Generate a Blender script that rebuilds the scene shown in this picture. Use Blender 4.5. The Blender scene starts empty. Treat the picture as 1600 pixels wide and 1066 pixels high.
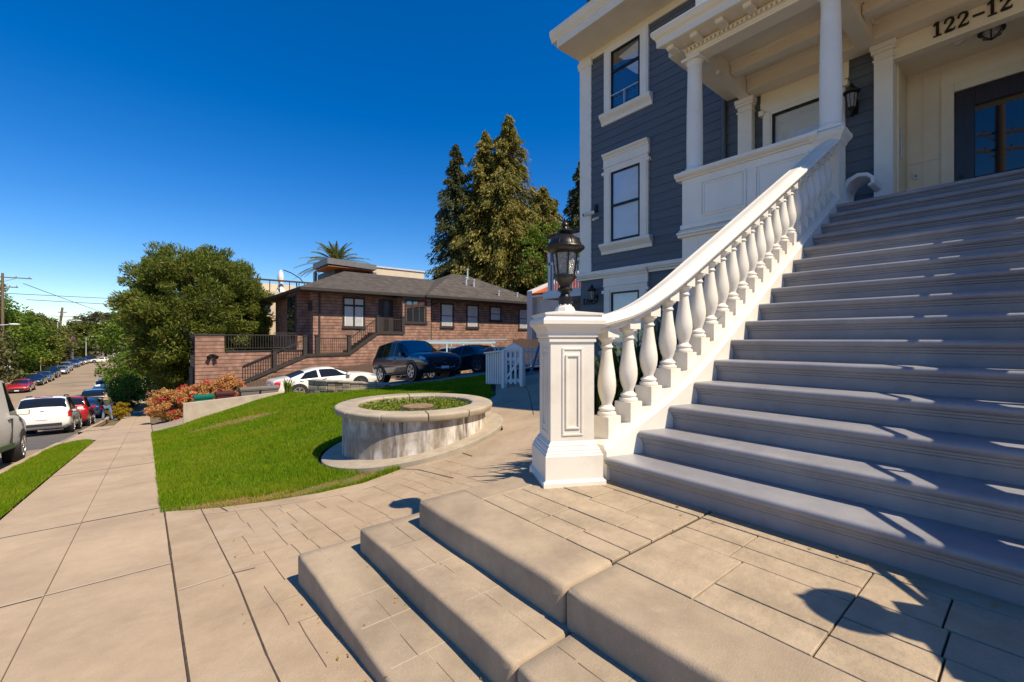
import bpy, bmesh, math, random
import numpy as np
from mathutils import Vector, Matrix
from mathutils.geometry import delaunay_2d_cdt
R = math.radians
C = bpy.context.scene.collection
random.seed(7)
H = 1.6                                  # eye height above the local datum

# ------------------------------------------------------------------ materials
def mat(name, col, rough=.6, col2=None, scale=6., bump=0., bscale=None, metal=0., spec=.5, detail=6., coat=0., stretch=None, ramp=(.35, .65), col3=None, scale3=1.):
    m = bpy.data.materials.new(name); m.use_nodes = True
    nt = m.node_tree; b = nt.nodes['Principled BSDF']; L = nt.links.new
    b.inputs['Base Color'].default_value = (*col, 1); b.inputs['Roughness'].default_value = rough
    b.inputs['Metallic'].default_value = metal; b.inputs['Specular IOR Level'].default_value = spec
    if coat: b.inputs['Coat Weight'].default_value = coat; b.inputs['Coat Roughness'].default_value = .04
    if col2 or bump:
        tc = nt.nodes.new('ShaderNodeTexCoord'); src = tc.outputs['Object']
        if stretch:
            mp = nt.nodes.new('ShaderNodeMapping'); mp.inputs['Scale'].default_value = stretch
            L(src, mp.inputs['Vector']); src = mp.outputs['Vector']
    if col2:
        n = nt.nodes.new('ShaderNodeTexNoise'); n.inputs['Scale'].default_value = scale; n.inputs['Detail'].default_value = detail; n.inputs['Roughness'].default_value = .62
        L(src, n.inputs['Vector'])
        r = nt.nodes.new('ShaderNodeValToRGB'); r.color_ramp.elements[0].position = ramp[0]; r.color_ramp.elements[1].position = ramp[1]
        r.color_ramp.elements[0].color = (*col, 1); r.color_ramp.elements[1].color = (*col2, 1)
        L(n.outputs['Fac'], r.inputs['Fac']); out = r.outputs['Color']
        if col3:
            n3 = nt.nodes.new('ShaderNodeTexNoise'); n3.inputs['Scale'].default_value = scale3; n3.inputs['Detail'].default_value = 8; n3.inputs['Roughness'].default_value = .7
            L(src, n3.inputs['Vector'])
            r3 = nt.nodes.new('ShaderNodeValToRGB'); r3.color_ramp.elements[0].position = .5; r3.color_ramp.elements[1].position = .72
            r3.color_ramp.elements[0].color = (0, 0, 0, 1); r3.color_ramp.elements[1].color = (1, 1, 1, 1)
            L(n3.outputs['Fac'], r3.inputs['Fac'])
            mx = nt.nodes.new('ShaderNodeMixRGB'); mx.inputs['Color2'].default_value = (*col3, 1)
            L(r3.outputs['Color'], mx.inputs['Fac']); L(out, mx.inputs['Color1']); out = mx.outputs['Color']
        if detail >= 9:                              # fine aggregate and hand-sized mottling of concrete
            for sc_, lo in ((260, .74), (7, .90)):
                ng = nt.nodes.new('ShaderNodeTexNoise'); ng.inputs['Scale'].default_value = sc_; ng.inputs['Detail'].default_value = 6; ng.inputs['Roughness'].default_value = .75
                L(src, ng.inputs['Vector'])
                mg = nt.nodes.new('ShaderNodeMapRange'); mg.inputs['From Min'].default_value = .3; mg.inputs['From Max'].default_value = .7; mg.inputs['To Min'].default_value = lo; mg.inputs['To Max'].default_value = 2 - lo - .04
                L(ng.outputs['Fac'], mg.inputs['Value'])
                mu = nt.nodes.new('ShaderNodeMixRGB'); mu.blend_type = 'MULTIPLY'; mu.inputs['Fac'].default_value = 1; L(out, mu.inputs['Color1']); L(mg.outputs[0], mu.inputs['Color2']); out = mu.outputs['Color']
        L(out, b.inputs['Base Color'])
    if bump:
        n2 = nt.nodes.new('ShaderNodeTexNoise'); n2.inputs['Scale'].default_value = bscale or scale * 8; n2.inputs['Detail'].default_value = 5
        L(src, n2.inputs['Vector'])
        bp = nt.nodes.new('ShaderNodeBump'); bp.inputs['Strength'].default_value = bump; bp.inputs['Distance'].default_value = .02
        L(n2.outputs['Fac'], bp.inputs['Height']); L(bp.outputs['Normal'], b.inputs['Normal'])
    return m

def leafmat(name, cols, trans=.25, rough=.6, spec=.3, patch=None):
    m = bpy.data.materials.new(name); m.use_nodes = True
    nt = m.node_tree; b = nt.nodes['Principled BSDF']; L = nt.links.new
    g = nt.nodes.new('ShaderNodeNewGeometry'); r = nt.nodes.new('ShaderNodeValToRGB')
    e = r.color_ramp.elements
    while len(e) < len(cols): e.new(.5)
    for i, c in enumerate(cols): e[i].position = i / (len(cols) - 1); e[i].color = (*c, 1)
    L(g.outputs['Random Per Island'], r.inputs['Fac']); L(r.outputs['Color'], b.inputs['Base Color'])
    b.inputs['Roughness'].default_value = rough; b.inputs['Specular IOR Level'].default_value = spec; oc = r.outputs['Color']
    if patch:                                    # metre-sized patches of thinner, yellower growth
        tc = nt.nodes.new('ShaderNodeTexCoord')
        for sc_, lo, hi, fac in ((.9, .44, .66, .6), (5.5, .50, .72, .5)):
            n = nt.nodes.new('ShaderNodeTexNoise'); n.inputs['Scale'].default_value = sc_; n.inputs['Detail'].default_value = 5; L(tc.outputs['Object'], n.inputs['Vector'])
            mr = nt.nodes.new('ShaderNodeMapRange'); mr.inputs['From Min'].default_value = lo; mr.inputs['From Max'].default_value = hi; mr.inputs['To Max'].default_value = fac; L(n.outputs['Fac'], mr.inputs['Value'])
            mx_ = nt.nodes.new('ShaderNodeMixRGB'); L(mr.outputs[0], mx_.inputs['Fac']); L(oc, mx_.inputs['Color1']); mx_.inputs['Color2'].default_value = (*patch, 1); oc = mx_.outputs[0]
        L(oc, b.inputs['Base Color'])
    t = nt.nodes.new('ShaderNodeBsdfTranslucent'); L(oc, t.inputs['Color'])
    mx = nt.nodes.new('ShaderNodeMixShader'); mx.inputs[0].default_value = trans
    L(b.outputs[0], mx.inputs[1]); L(t.outputs[0], mx.inputs[2]); L(mx.outputs[0], nt.nodes['Material Output'].inputs['Surface'])
    return m

def brickmat(name, c1, c2, mortar, w, h, rough=.85, bump=.4, msize=.012, axes='xz', noise=None, offset=.5):
    """coursed shingles / blocks laid on a vertical face; axes picks the two object axes"""
    m = bpy.data.materials.new(name); m.use_nodes = True
    nt = m.node_tree; b = nt.nodes['Principled BSDF']; L = nt.links.new
    tc = nt.nodes.new('ShaderNodeTexCoord'); sp = nt.nodes.new('ShaderNodeSeparateXYZ'); cb = nt.nodes.new('ShaderNodeCombineXYZ')
    L(tc.outputs['Object'], sp.inputs[0])
    if axes == 'xyz':
        ad = nt.nodes.new('ShaderNodeMath'); L(sp.outputs['X'], ad.inputs[0]); L(sp.outputs['Y'], ad.inputs[1]); L(ad.outputs[0], cb.inputs['X'])
    else: L(sp.outputs[axes[0].upper()], cb.inputs['X'])
    L(sp.outputs['Y' if axes == 'xy' else 'Z'], cb.inputs['Y'])
    bt = nt.nodes.new('ShaderNodeTexBrick'); L(cb.outputs[0], bt.inputs['Vector'])
    bt.inputs['Scale'].default_value = 1; bt.inputs['Brick Width'].default_value = w; bt.inputs['Row Height'].default_value = h
    bt.inputs['Mortar Size'].default_value = msize; bt.inputs['Mortar Smooth'].default_value = .2; bt.offset = offset
    bt.inputs['Color1'].default_value = (*c1, 1); bt.inputs['Color2'].default_value = (*c2, 1); bt.inputs['Mortar'].default_value = (*mortar, 1)
    n = nt.nodes.new('ShaderNodeTexNoise'); n.inputs['Scale'].default_value = 2.2; n.inputs['Detail'].default_value = 8; L(tc.outputs['Object'], n.inputs['Vector'])
    hs = nt.nodes.new('ShaderNodeMapRange'); hs.inputs['From Min'].default_value = .3; hs.inputs['From Max'].default_value = .7; hs.inputs['To Min'].default_value = .65; hs.inputs['To Max'].default_value = 1.25
    L(n.outputs['Fac'], hs.inputs['Value'])
    mm = nt.nodes.new('ShaderNodeMixRGB'); mm.blend_type = 'MULTIPLY'; mm.inputs['Fac'].default_value = 1
    L(bt.outputs['Color'], mm.inputs['Color1']); L(hs.outputs[0], mm.inputs['Color2']); L(mm.outputs[0], b.inputs['Base Color'])
    bp = nt.nodes.new('ShaderNodeBump'); bp.inputs['Strength'].default_value = bump; bp.inputs['Distance'].default_value = .02; bp.invert = True
    L(bt.outputs['Fac'], bp.inputs['Height']); L(bp.outputs[0], b.inputs['Normal'])
    b.inputs['Roughness'].default_value = rough; b.inputs['Specular IOR Level'].default_value = .25
    return m

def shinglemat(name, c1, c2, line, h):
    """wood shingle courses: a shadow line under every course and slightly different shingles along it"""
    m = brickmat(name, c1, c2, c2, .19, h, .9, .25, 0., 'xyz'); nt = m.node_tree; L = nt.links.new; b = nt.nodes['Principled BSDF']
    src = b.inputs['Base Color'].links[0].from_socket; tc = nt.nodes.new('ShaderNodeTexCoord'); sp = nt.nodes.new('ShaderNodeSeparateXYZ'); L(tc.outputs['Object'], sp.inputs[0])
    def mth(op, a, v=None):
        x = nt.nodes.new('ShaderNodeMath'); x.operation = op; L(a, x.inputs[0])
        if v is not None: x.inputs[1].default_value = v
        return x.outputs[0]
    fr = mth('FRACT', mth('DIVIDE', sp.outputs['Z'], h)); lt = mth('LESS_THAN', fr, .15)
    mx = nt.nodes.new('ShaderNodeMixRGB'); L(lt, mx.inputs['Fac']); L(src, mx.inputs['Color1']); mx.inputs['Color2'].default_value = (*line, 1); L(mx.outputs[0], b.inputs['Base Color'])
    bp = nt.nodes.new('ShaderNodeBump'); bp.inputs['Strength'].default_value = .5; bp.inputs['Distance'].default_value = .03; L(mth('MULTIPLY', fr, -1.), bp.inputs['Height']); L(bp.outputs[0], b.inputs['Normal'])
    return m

def glassmat(name, tint, refl=.25, rough=.02, clear=.0):
    """window glass: a glossy layer over a tinted, partly clear body"""
    m = bpy.data.materials.new(name); m.use_nodes = True
    nt = m.node_tree; L = nt.links.new; out = nt.nodes['Material Output']; nt.nodes.remove(nt.nodes['Principled BSDF'])
    d = nt.nodes.new('ShaderNodeBsdfDiffuse'); d.inputs['Color'].default_value = (*tint, 1)
    t = nt.nodes.new('ShaderNodeBsdfTransparent'); g = nt.nodes.new('ShaderNodeBsdfGlossy'); g.inputs['Roughness'].default_value = rough
    g.inputs['Color'].default_value = (.9, .92, .95, 1)
    m1 = nt.nodes.new('ShaderNodeMixShader'); m1.inputs[0].default_value = clear; L(d.outputs[0], m1.inputs[1]); L(t.outputs[0], m1.inputs[2])
    lw = nt.nodes.new('ShaderNodeLayerWeight'); lw.inputs['Blend'].default_value = .35
    mr = nt.nodes.new('ShaderNodeMapRange'); mr.inputs['To Min'].default_value = refl; mr.inputs['To Max'].default_value = min(1, refl + .3); L(lw.outputs['Fresnel'], mr.inputs['Value'])
    m2 = nt.nodes.new('ShaderNodeMixShader'); L(mr.outputs[0], m2.inputs[0]); L(m1.outputs[0], m2.inputs[1]); L(g.outputs[0], m2.inputs[2]); L(m2.outputs[0], out.inputs['Surface'])
    return m

CREAM = (.77, .72, .63)
M = dict(
 white=mat('white_gloss_paint', CREAM, .40, (.71, .655, .565), 3, .035, 45, ramp=(.4, .75), col3=(.66, .60, .50), scale3=2.3),
 trim=mat('cream_trim_paint', (.84, .79, .70), .5, (.77, .72, .63), 2, .04, 40),
 stair=mat('grey_stair_paint', (.268, .264, .282), .40, (.212, .210, .230), 2.2, .08, 120, col3=(.325, .317, .325), scale3=1.3),
 blue=mat('slate_blue_siding_paint', (.092, .109, .134), .55, (.076, .091, .114), 3, .1, 50, stretch=(1, .3, 6), col3=(.107, .124, .148), scale3=.8),
 eave=mat('eave_cream_bounce', (.84, .755, .60), .5, (.78, .70, .55), 2, .04, 40),  # warm light bounced up from the ground is mixed into the cream
 joint_line=mat('shadowed_joint', (.17, .125, .085), .95),  # stamped joint lines, coloured dark for the shadow they catch
 porch=mat('porch_cream_bounce', (.84, .745, .575), .55, (.78, .68, .51), 2, .04, 40),  # cream warmed for the light bouncing in under the porch
 side=mat('sidewalk_concrete', (.465, .352, .238), .9, (.37, .278, .186), 1.1, .12, 160, detail=10, col3=(.51, .385, .26), scale3=.7),
 walk=mat('stamped_concrete', (.455, .342, .226), .85, (.355, .264, .172), 1.9, .18, 90, detail=10, col3=(.46, .36, .255), scale3=1.2),
 step=mat('step_concrete', (.40, .310, .213), .85, (.285, .221, .152), 2.3, .14, 140, detail=10, col3=(.44, .345, .235), scale3=1.6),
 tile=mat('stamped_paver_concrete', (.42, .326, .222), .8, (.30, .232, .156), 3.2, .28, 30, detail=10, col3=(.45, .355, .245), scale3=4),
 joint=mat('joint_dirt', (.085, .06, .04), .95, (.05, .036, .025), 20),
 jlight=mat('pale_joint_line', (.46, .38, .29), .9),  # pale joints, including stamped ones coloured as free of shadow
 cast=mat('cast_concrete_cap', (.44, .37, .28), .8, (.34, .285, .215), 4, .2, 90, detail=9),
 wallc=mat('retaining_concrete', (.50, .42, .33), .85, (.40, .33, .26), 2.5, .3, 60, detail=9),
 asph=mat('sunbleached_asphalt', (.35, .262, .175), .9, (.285, .213, .145), .35, .4, 200, detail=9, col3=(.15, .125, .10), scale3=.16),
 asphd=mat('dark_asphalt', (.13, .115, .098), .9, (.10, .09, .078), 1.2, .4, 200),
 drive=mat('driveway_concrete', (.36, .29, .215), .9, (.28, .225, .165), .8, .3, 100, detail=9),
 dirt=mat('dry_ground', (.20, .145, .085), .95, (.13, .10, .055), 1.5, .6, 30),
 soilg=mat('lawn_soil', (.12, .13, .03), .95, (.24, .165, .07), .9, .6, 40, ramp=(.5, .72)),
 black=mat('black_painted_metal', (.022, .02, .019), .35, (.035, .031, .028), 8, .1, 60, metal=.6),
 dark=mat('dark_brown_trim', (.035, .028, .024), .6, (.025, .02, .018), 5),
 rubber=mat('tyre_rubber', (.018, .017, .016), .85),
 rim=mat('alloy_rim', (.55, .55, .56), .28, metal=.9),
 chrome=mat('chrome', (.7, .7, .7), .12, metal=1),
 plastic=mat('black_plastic', (.02, .02, .021), .5),
 redl=mat('red_lens', (.45, .012, .015), .12, coat=1),
 clearl=mat('clear_lens', (.55, .56, .58), .1, metal=.5, coat=1),
 plate=mat('plate_white', (.7, .7, .72), .5),
 roof=brickmat('grey_composition_shingle', (.105, .089, .074), (.080, .068, .057), (.048, .041, .035), .33, .14, axes='xy', msize=.012),
 orange=brickmat('orange_roof_tile', (.62, .14, .03), (.52, .11, .025), (.30, .06, .015), .25, .3, axes='yz'),
 stucco=mat('pale_stucco', (.56, .53, .52), .9, (.50, .47, .46), 2, .2, 50),
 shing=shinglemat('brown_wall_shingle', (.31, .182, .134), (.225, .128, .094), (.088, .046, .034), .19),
 wood=mat('weathered_fence_wood', (.13, .085, .058), .9, (.075, .05, .036), 6, .4, 30, stretch=(6, 6, .6)),
 pole=mat('utility_pole_wood', (.20, .135, .085), .9, (.12, .082, .052), 5, .4, 20, stretch=(6, 6, .4)),
 bark=mat('tree_bark', (.085, .058, .038), .95, (.05, .034, .022), 5, .8, 12, stretch=(3, 3, .6)),
 stump=mat('cut_stump_wood', (.30, .20, .12), .9, (.16, .10, .06), 7, .5, 30),
 beige=mat('beige_stucco', (.60, .50, .37), .9, (.54, .45, .33), 1.5),
 modern=mat('grey_metal_fascia', (.15, .145, .145), .5, (.125, .12, .12), 2),
 teak=mat('wood_soffit', (.36, .13, .05), .6),
 blind=mat('window_blind', (.80, .80, .78), .8, (.72, .72, .70), 1.5, stretch=(1, 1, 4)),
 curtain=mat('white_curtain', (.75, .74, .70), .9, (.62, .61, .58), 9, stretch=(1, 6, .3)),
 room=mat('dim_room', (.012, .012, .014), .9),
 door=mat('dark_stained_door', (.026, .015, .016), .3, (.016, .009, .010), 5, stretch=(4, 4, .4)),
 galv=mat('pale_galvanised', (.55, .55, .55), .45, metal=.4),
 picket=mat('white_picket_paint', (.72, .72, .72), .55, (.64, .64, .64), 3),
 bluew=mat('blue_fibreglass', (.10, .22, .35), .5),
 rackw=mat('pale_blue_rack_paint', (.50, .68, .72), .5),
 blockw=brickmat('split_face_block', (.46, .37, .26), (.38, .30, .20), (.16, .12, .08), .40, .15, axes='xyz', bump=1., msize=.012),
 glass=glassmat('window_glass', (.03, .035, .04), .05, clear=.97),
 glassd=glassmat('dark_window_glass', (.015, .017, .02), .16),
 doorglass=glassmat('door_glass', (.006, .007, .009), .085),
 carglass=glassmat('car_glass', (.010, .012, .014), .035),
 hammered=mat('hammered_lamp_glass', (.42, .42, .40), .12, (.16, .16, .16), 60, .9, 90, spec=.8),
)
def carpaint(name, col, metal=.25): return mat(name, col, .3, metal=metal, coat=1.)

# ------------------------------------------------------------------ mesh helpers
ORG = {}
class MB:
    def __init__(s): s.v = []; s.f = []; s.mi = []
    def add(s, vs, fs, T=None, mi=0):
        o = len(s.v)
        if T is not None: vs = [T @ Vector(p) for p in vs]
        s.v += [tuple(p) for p in vs]; s.f += [tuple(i + o for i in f) for f in fs]; s.mi += [mi] * len(fs); return s
    def box(s, x0, x1, y0, y1, z0, z1, T=None, mi=0):
        vs = [(x, y, z) for z in (z0, z1) for y in (y0, y1) for x in (x0, x1)]
        return s.add(vs, [(0, 2, 3, 1), (4, 5, 7, 6), (0, 1, 5, 4), (2, 6, 7, 3), (0, 4, 6, 2), (1, 3, 7, 5)], T, mi)
    def bar(s, p, q, w, h, up=(0, 0, 1), mi=0):
        p = Vector(p); q = Vector(q); d = (q - p); L = d.length; d.normalize(); u = Vector(up)
        r = d.cross(u)
        if r.length < 1e-4: r = d.cross(Vector((1, 0, 0)))
        r.normalize(); u = r.cross(d)
        T = Matrix(((r.x, d.x, u.x, p.x), (r.y, d.y, u.y, p.y), (r.z, d.z, u.z, p.z), (0, 0, 0, 1)))
        return s.box(-w / 2, w / 2, 0, L, -h / 2, h / 2, T, mi)
    def prism(s, poly, ax, a, b, T=None, mi=0):
        n = len(poly)
        def P(p, t): return {'x': (t, p[0], p[1]), 'y': (p[0], t, p[1]), 'z': (p[0], p[1], t)}[ax]
        vs = [P(p, a) for p in poly] + [P(p, b) for p in poly]
        fs = [tuple(range(n))[::-1], tuple(range(n, 2 * n))] + [(i, (i + 1) % n, n + (i + 1) % n, n + i) for i in range(n)]
        return s.add(vs, fs, T, mi)
    def lathe(s, prof, T=None, n=24, mi=0, a0=0., a1=2 * math.pi):
        full = abs(a1 - a0 - 2 * math.pi) < 1e-6; k = n if full else n + 1
        vs = []
        for r, z in prof:
            for i in range(k):
                a = a0 + (a1 - a0) * i / n; vs.append((r * math.cos(a), r * math.sin(a), z))
        fs = []
        for j in range(len(prof) - 1):
            for i in range(n):
                i2 = (i + 1) % k; fs.append((j * k + i, j * k + i2, (j + 1) * k + i2, (j + 1) * k + i))
        if full:
            if prof[0][0] > 1e-6: fs.append(tuple(range(k))[::-1])
            if prof[-1][0] > 1e-6: fs.append(tuple(range((len(prof) - 1) * k, len(prof) * k)))
        return s.add(vs, fs, T, mi)
    def cyl(s, p, q, r, r2=None, n=12, mi=0): return s.tube([p, q], [r, r if r2 is None else r2], n, mi)
    def tube(s, pts, r, n=8, mi=0):
        pts = [Vector(p) for p in pts]; rs = r if isinstance(r, (list, tuple)) else [r] * len(pts)
        secs = []; prev = None
        for i, p in enumerate(pts):
            d = (pts[min(i + 1, len(pts) - 1)] - pts[max(i - 1, 0)]).normalized()
            u = prev if prev is not None else (Vector((0, 0, 1)) if abs(d.z) < .9 else Vector((1, 0, 0)))
            u = (u - d * u.dot(d)).normalized(); prev = u; w = d.cross(u)
            secs.append([p + (u * math.cos(2 * math.pi * k / n) + w * math.sin(2 * math.pi * k / n)) * rs[i] for k in range(n)])
        return s.loft(secs, mi=mi)
    def loft(s, secs, caps=True, closed=True, mi=0):
        n = len(secs[0]); vs = [p for sec in secs for p in sec]; fs = []
        for j in range(len(secs) - 1):
            for i in range(n if closed else n - 1):
                i2 = (i + 1) % n; fs.append((j * n + i, j * n + i2, (j + 1) * n + i2, (j + 1) * n + i))
        if caps and closed: fs += [tuple(range(n))[::-1], tuple(range((len(secs) - 1) * n, len(secs) * n))]
        return s.add(vs, fs, None, mi)
    def build(s, name, m, parent=None, smooth=None, bevel=0., seg=2, recalc=True, sub=0):
        ox = ORG.get(parent.as_pointer(), Vector()) if parent else Vector()
        me = bpy.data.meshes.new(name); me.from_pydata([(p[0] - ox.x, p[1] - ox.y, p[2] - ox.z) for p in s.v], [], s.f)
        for k in (m if isinstance(m, (list, tuple)) else [m]): me.materials.append(k)
        if any(s.mi): me.polygons.foreach_set('material_index', s.mi)
        if recalc:
            bm = bmesh.new(); bm.from_mesh(me); bmesh.ops.recalc_face_normals(bm, faces=bm.faces); bm.to_mesh(me); bm.free()
        if smooth is not None:
            me.polygons.foreach_set('use_smooth', [True] * len(me.polygons)); me.set_sharp_from_angle(angle=R(smooth))
        me.update()
        o = bpy.data.objects.new(name, me); C.objects.link(o)
        if parent: o.parent = parent; ORG[o.as_pointer()] = ox
        if bevel:
            b = o.modifiers.new('Bevel', 'BEVEL'); b.width = bevel; b.segments = seg; b.limit_method = 'ANGLE'; b.angle_limit = R(35)
        if sub: q = o.modifiers.new('Sub', 'SUBSURF'); q.levels = q.render_levels = sub
        return o

def tag(o, label, cat, group=None, kind=None):
    if label: o['label'] = label
    if cat: o['category'] = cat
    if group: o['group'] = group
    if kind: o['kind'] = kind
    return o
def thing(name, loc, label, cat, group=None):
    o = bpy.data.objects.new(name, None); C.objects.link(o); o.location = loc; o.empty_display_size = .3
    ORG[o.as_pointer()] = Vector(loc); return tag(o, label, cat, group)
def copy_tree(o, parent=None):
    c = o.copy(); C.objects.link(c)
    if parent: c.parent = parent
    for ch in list(o.children): copy_tree(ch, c)
    return c
def raw(name, V, F, m, parent=None):
    """big meshes straight from numpy arrays; F is (n, k)"""
    ox = ORG.get(parent.as_pointer(), Vector()) if parent else Vector()
    V = np.asarray(V, dtype=np.float32) - np.array(ox, dtype=np.float32)
    me = bpy.data.meshes.new(name); me.vertices.add(len(V)); me.vertices.foreach_set('co', V.ravel())
    k = F.shape[1]; me.loops.add(F.size); me.loops.foreach_set('vertex_index', F.ravel().astype(np.int32))
    me.polygons.add(len(F)); me.polygons.foreach_set('loop_start', np.arange(0, F.size, k, dtype=np.int32))
    for q in (m if isinstance(m, (list, tuple)) else [m]): me.materials.append(q)
    me.update(calc_edges=True); me.validate()
    o = bpy.data.objects.new(name, me); C.objects.link(o)
    if parent: o.parent = parent; ORG[o.as_pointer()] = ox
    return o
def lerp(a, b, t): return a + (b - a) * t
def ss(x, a, b):
    t = min(1, max(0, (x - a) / (b - a))); return t * t * (3 - 2 * t)
def interp(x, xs, ys): return float(np.interp(x, xs, ys))

def text_mesh(body, size, ext, T, name, m, parent, off=0.):
    cu = bpy.data.curves.new('t', 'FONT'); cu.body = body; cu.size = size; cu.extrude = ext; cu.offset = off
    ob = bpy.data.objects.new('t', cu); C.objects.link(ob)
    me = bpy.data.meshes.new_from_object(ob.evaluated_get(bpy.context.evaluated_depsgraph_get()))
    bpy.data.objects.remove(ob)
    ox = ORG.get(parent.as_pointer(), Vector()) if parent else Vector()
    me.transform(Matrix.Translation(-ox) @ T); me.materials.clear(); me.materials.append(m); me.name = name
    o = bpy.data.objects.new(name, me); C.objects.link(o)
    if parent: o.parent = parent; ORG[o.as_pointer()] = ox
    return o

# ------------------------------------------------------------------ terrain
def S(Y):
    Y = max(Y, -2.5)
    if Y <= 10: return -.094 * (Y - 3.1)
    if Y <= 40: return -.6486 - .104 * (Y - 10)
    if Y >= 60: return -4.15
    t = (Y - 40) / 20.; h = 20.; p0 = -3.7686; p1 = -4.15
    return p0 * (2*t**3 - 3*t*t + 1) + h * (-.07) * (t**3 - 2*t*t + t) + p1 * (-2*t**3 + 3*t*t)
def drive_z(X, Y):
    u = min(1, max(0, (X - .15) / 3.)); u = u * u * (3 - 2 * u)
    return lerp(S(Y), interp(X, [0, 1.6, 3.5, 5.5, 8.2, 12, 20], [-1.75, -1.66, -1.42, -1.12, -.90, -.92, -.95]), u)
def zg(X, Y):
    if X <= .15: return S(Y)
    if Y >= 20.5: return drive_z(X, Y)
    t = min(1, max(0, (Y - 6) / 13.))
    r6 = interp(X, [0, 2, 3, 5, 7.2, 9.5, 14], [0, 0, .13, .48, .9, 1.3, 1.5])
    r20 = interp(X, [.15, 1, 2.5, 4.3, 5.5, 8, 12, 20], [0, .13, .58, 1.02, 1.08, 1.2, 1.4, 1.7])
    z = S(Y) + lerp(r6, r20, t)
    b = ss(Y, 18.9, 20.5) * ss(X, 4.3, 5.2)
    return lerp(z, drive_z(X, Y), b)

def sheet(poly, zf, off, res):
    """triangulated sheet over polygon (x,y) with heights zf + off; returns verts, tris"""
    P = [Vector(p) for p in poly]; n = len(P); B = []
    for i in range(n):
        a, b = P[i], P[(i + 1) % n]; k = max(1, int((b - a).length / res))
        B += [a.lerp(b, j / k) for j in range(k)]
    xs = [p.x for p in P]; ys = [p.y for p in P]; pts = list(B)
    def inside(x, y):
        c = False; j = n - 1
        for i in range(n):
            if (P[i].y > y) != (P[j].y > y) and x < (P[j].x - P[i].x) * (y - P[i].y) / (P[j].y - P[i].y) + P[i].x: c = not c
            j = i
        return c
    x = min(xs) + res / 2
    while x < max(xs):
        y = min(ys) + res / 2
        while y < max(ys):
            if inside(x, y): pts.append(Vector((x, y)))
            y += res
        x += res
    nb = len(B)
    v, e, f, *_ = delaunay_2d_cdt(pts, [(i, (i + 1) % nb) for i in range(nb)], [list(range(nb))], 1, 1e-5)
    V = [(p.x, p.y, zf(p.x, p.y) + off) for p in v]
    F = [tuple(t) for t in f]
    F = [t if (v[t[1]] - v[t[0]]).cross(v[t[2]] - v[t[0]]) > 0 else t[::-1] for t in F]
    return V, F
def struct(name, mb, m, **k): return tag(mb.build(name, m, **k), None, None, kind='structure')

# ------------------------------------------------------------------ foliage helpers
rng = np.random.default_rng(11)
def leaves(P, size, asp=.5, up=0., dirs=None, var=.5, fold=False):
    """one quad leaf per row of P; random orientation or along dirs"""
    n = len(P)
    if dirs is None:
        d = rng.normal(size=(n, 3)); d[:, 2] = d[:, 2] * .7 + up
    else: d = dirs + rng.normal(size=(n, 3)) * .25
    d /= np.linalg.norm(d, axis=1)[:, None] + 1e-9
    q = rng.normal(size=(n, 3)); w = np.cross(d, q); w /= np.linalg.norm(w, axis=1)[:, None] + 1e-9
    s = size * (1 + var * rng.uniform(-1, 1, n))[:, None]
    a = P - d * s * .5; b = P + d * s * .5
    V = np.stack([a, P + w * s * asp * .5, b, P - w * s * asp * .5], 1).reshape(-1, 3)
    return V, np.arange(4 * n).reshape(-1, 4)
def blob_points(n, c, r, shell=.55):
    """points near the surface of an ellipsoid"""
    d = rng.normal(size=(n, 3)); d /= np.linalg.norm(d, axis=1)[:, None]
    k = (shell + (1 - shell) * rng.uniform(0, 1, n) ** .6)[:, None]
    return np.array(c) + d * k * np.array(r)
def crown_points(c, r, n_clump, per, clump_r, shell=.6, zmin=None, squash=.75, jit=0.):
    cc = blob_points(n_clump, c, r, shell)
    if jit: cc = np.array(c) + (cc - np.array(c)) * (1 + jit * rng.uniform(-1, .7, len(cc)))[:, None]
    if zmin is not None: cc[:, 2] = np.maximum(cc[:, 2], zmin + rng.uniform(0, .4, len(cc)))
    out = []
    for p in cc:
        k = rng.uniform(.6, 1.3); out.append(blob_points(int(per * k), p, (clump_r * k, clump_r * k, clump_r * k * squash), .25))
    return np.concatenate(out)
def limbs(base, top, r, crown_c, crown_r, n=7):
    mb = MB(); b = Vector(base); t = Vector(top)
    pts = [b.lerp(t, k / 5) + Vector((random.uniform(-.1, .1), random.uniform(-.1, .1), 0)) * (r * 3 if 0 < k < 5 else 0) for k in range(6)]
    mb.tube(pts, [r * 1.35, r, r * .9, r * .8, r * .65, r * .45], 8)
    for i in range(n):
        a = 2 * math.pi * i / n + random.uniform(-.4, .4); s = b.lerp(t, random.uniform(.45, .95))
        e = Vector(crown_c) + Vector((math.cos(a) * crown_r[0] * .72, math.sin(a) * crown_r[1] * .72, random.uniform(-.2, .75) * crown_r[2]))
        m = s.lerp(e, .5) + Vector((0, 0, .12 * (e - s).length))
        mb.tube([s, m, e], [r * .45, r * .28, r * .08], 6)
    return mb
def tree(name, base, h, crown_c, crown_r, m, label, cat='tree', group=None, n_clump=90, per=55, clump_r=.7, leaf=.16, trunk_r=.2, shell=.6, asp=.5, zmin=None, up=0., jit=.1, spray=0.):
    t = thing(name, base, label, cat, group)
    limbs(base, (crown_c[0], crown_c[1], crown_c[2] + crown_r[2] * .3), trunk_r, crown_c, crown_r).build('trunk', M['bark'], t, smooth=60)
    P = crown_points(crown_c, crown_r, n_clump, per, clump_r, shell, zmin, jit=jit); D = None
    if spray:                                    # leaves point outward and up, like the tips of growing sprays
        D = (P - np.array(crown_c)) / np.array(crown_r); D /= np.linalg.norm(D, axis=1)[:, None] + 1e-6; D[:, 2] += .35; D = D * spray + rng.normal(size=P.shape) * .55
    V, F = leaves(P, leaf, asp, up, D)
    raw('crown', V, F, m, t); return t
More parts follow.
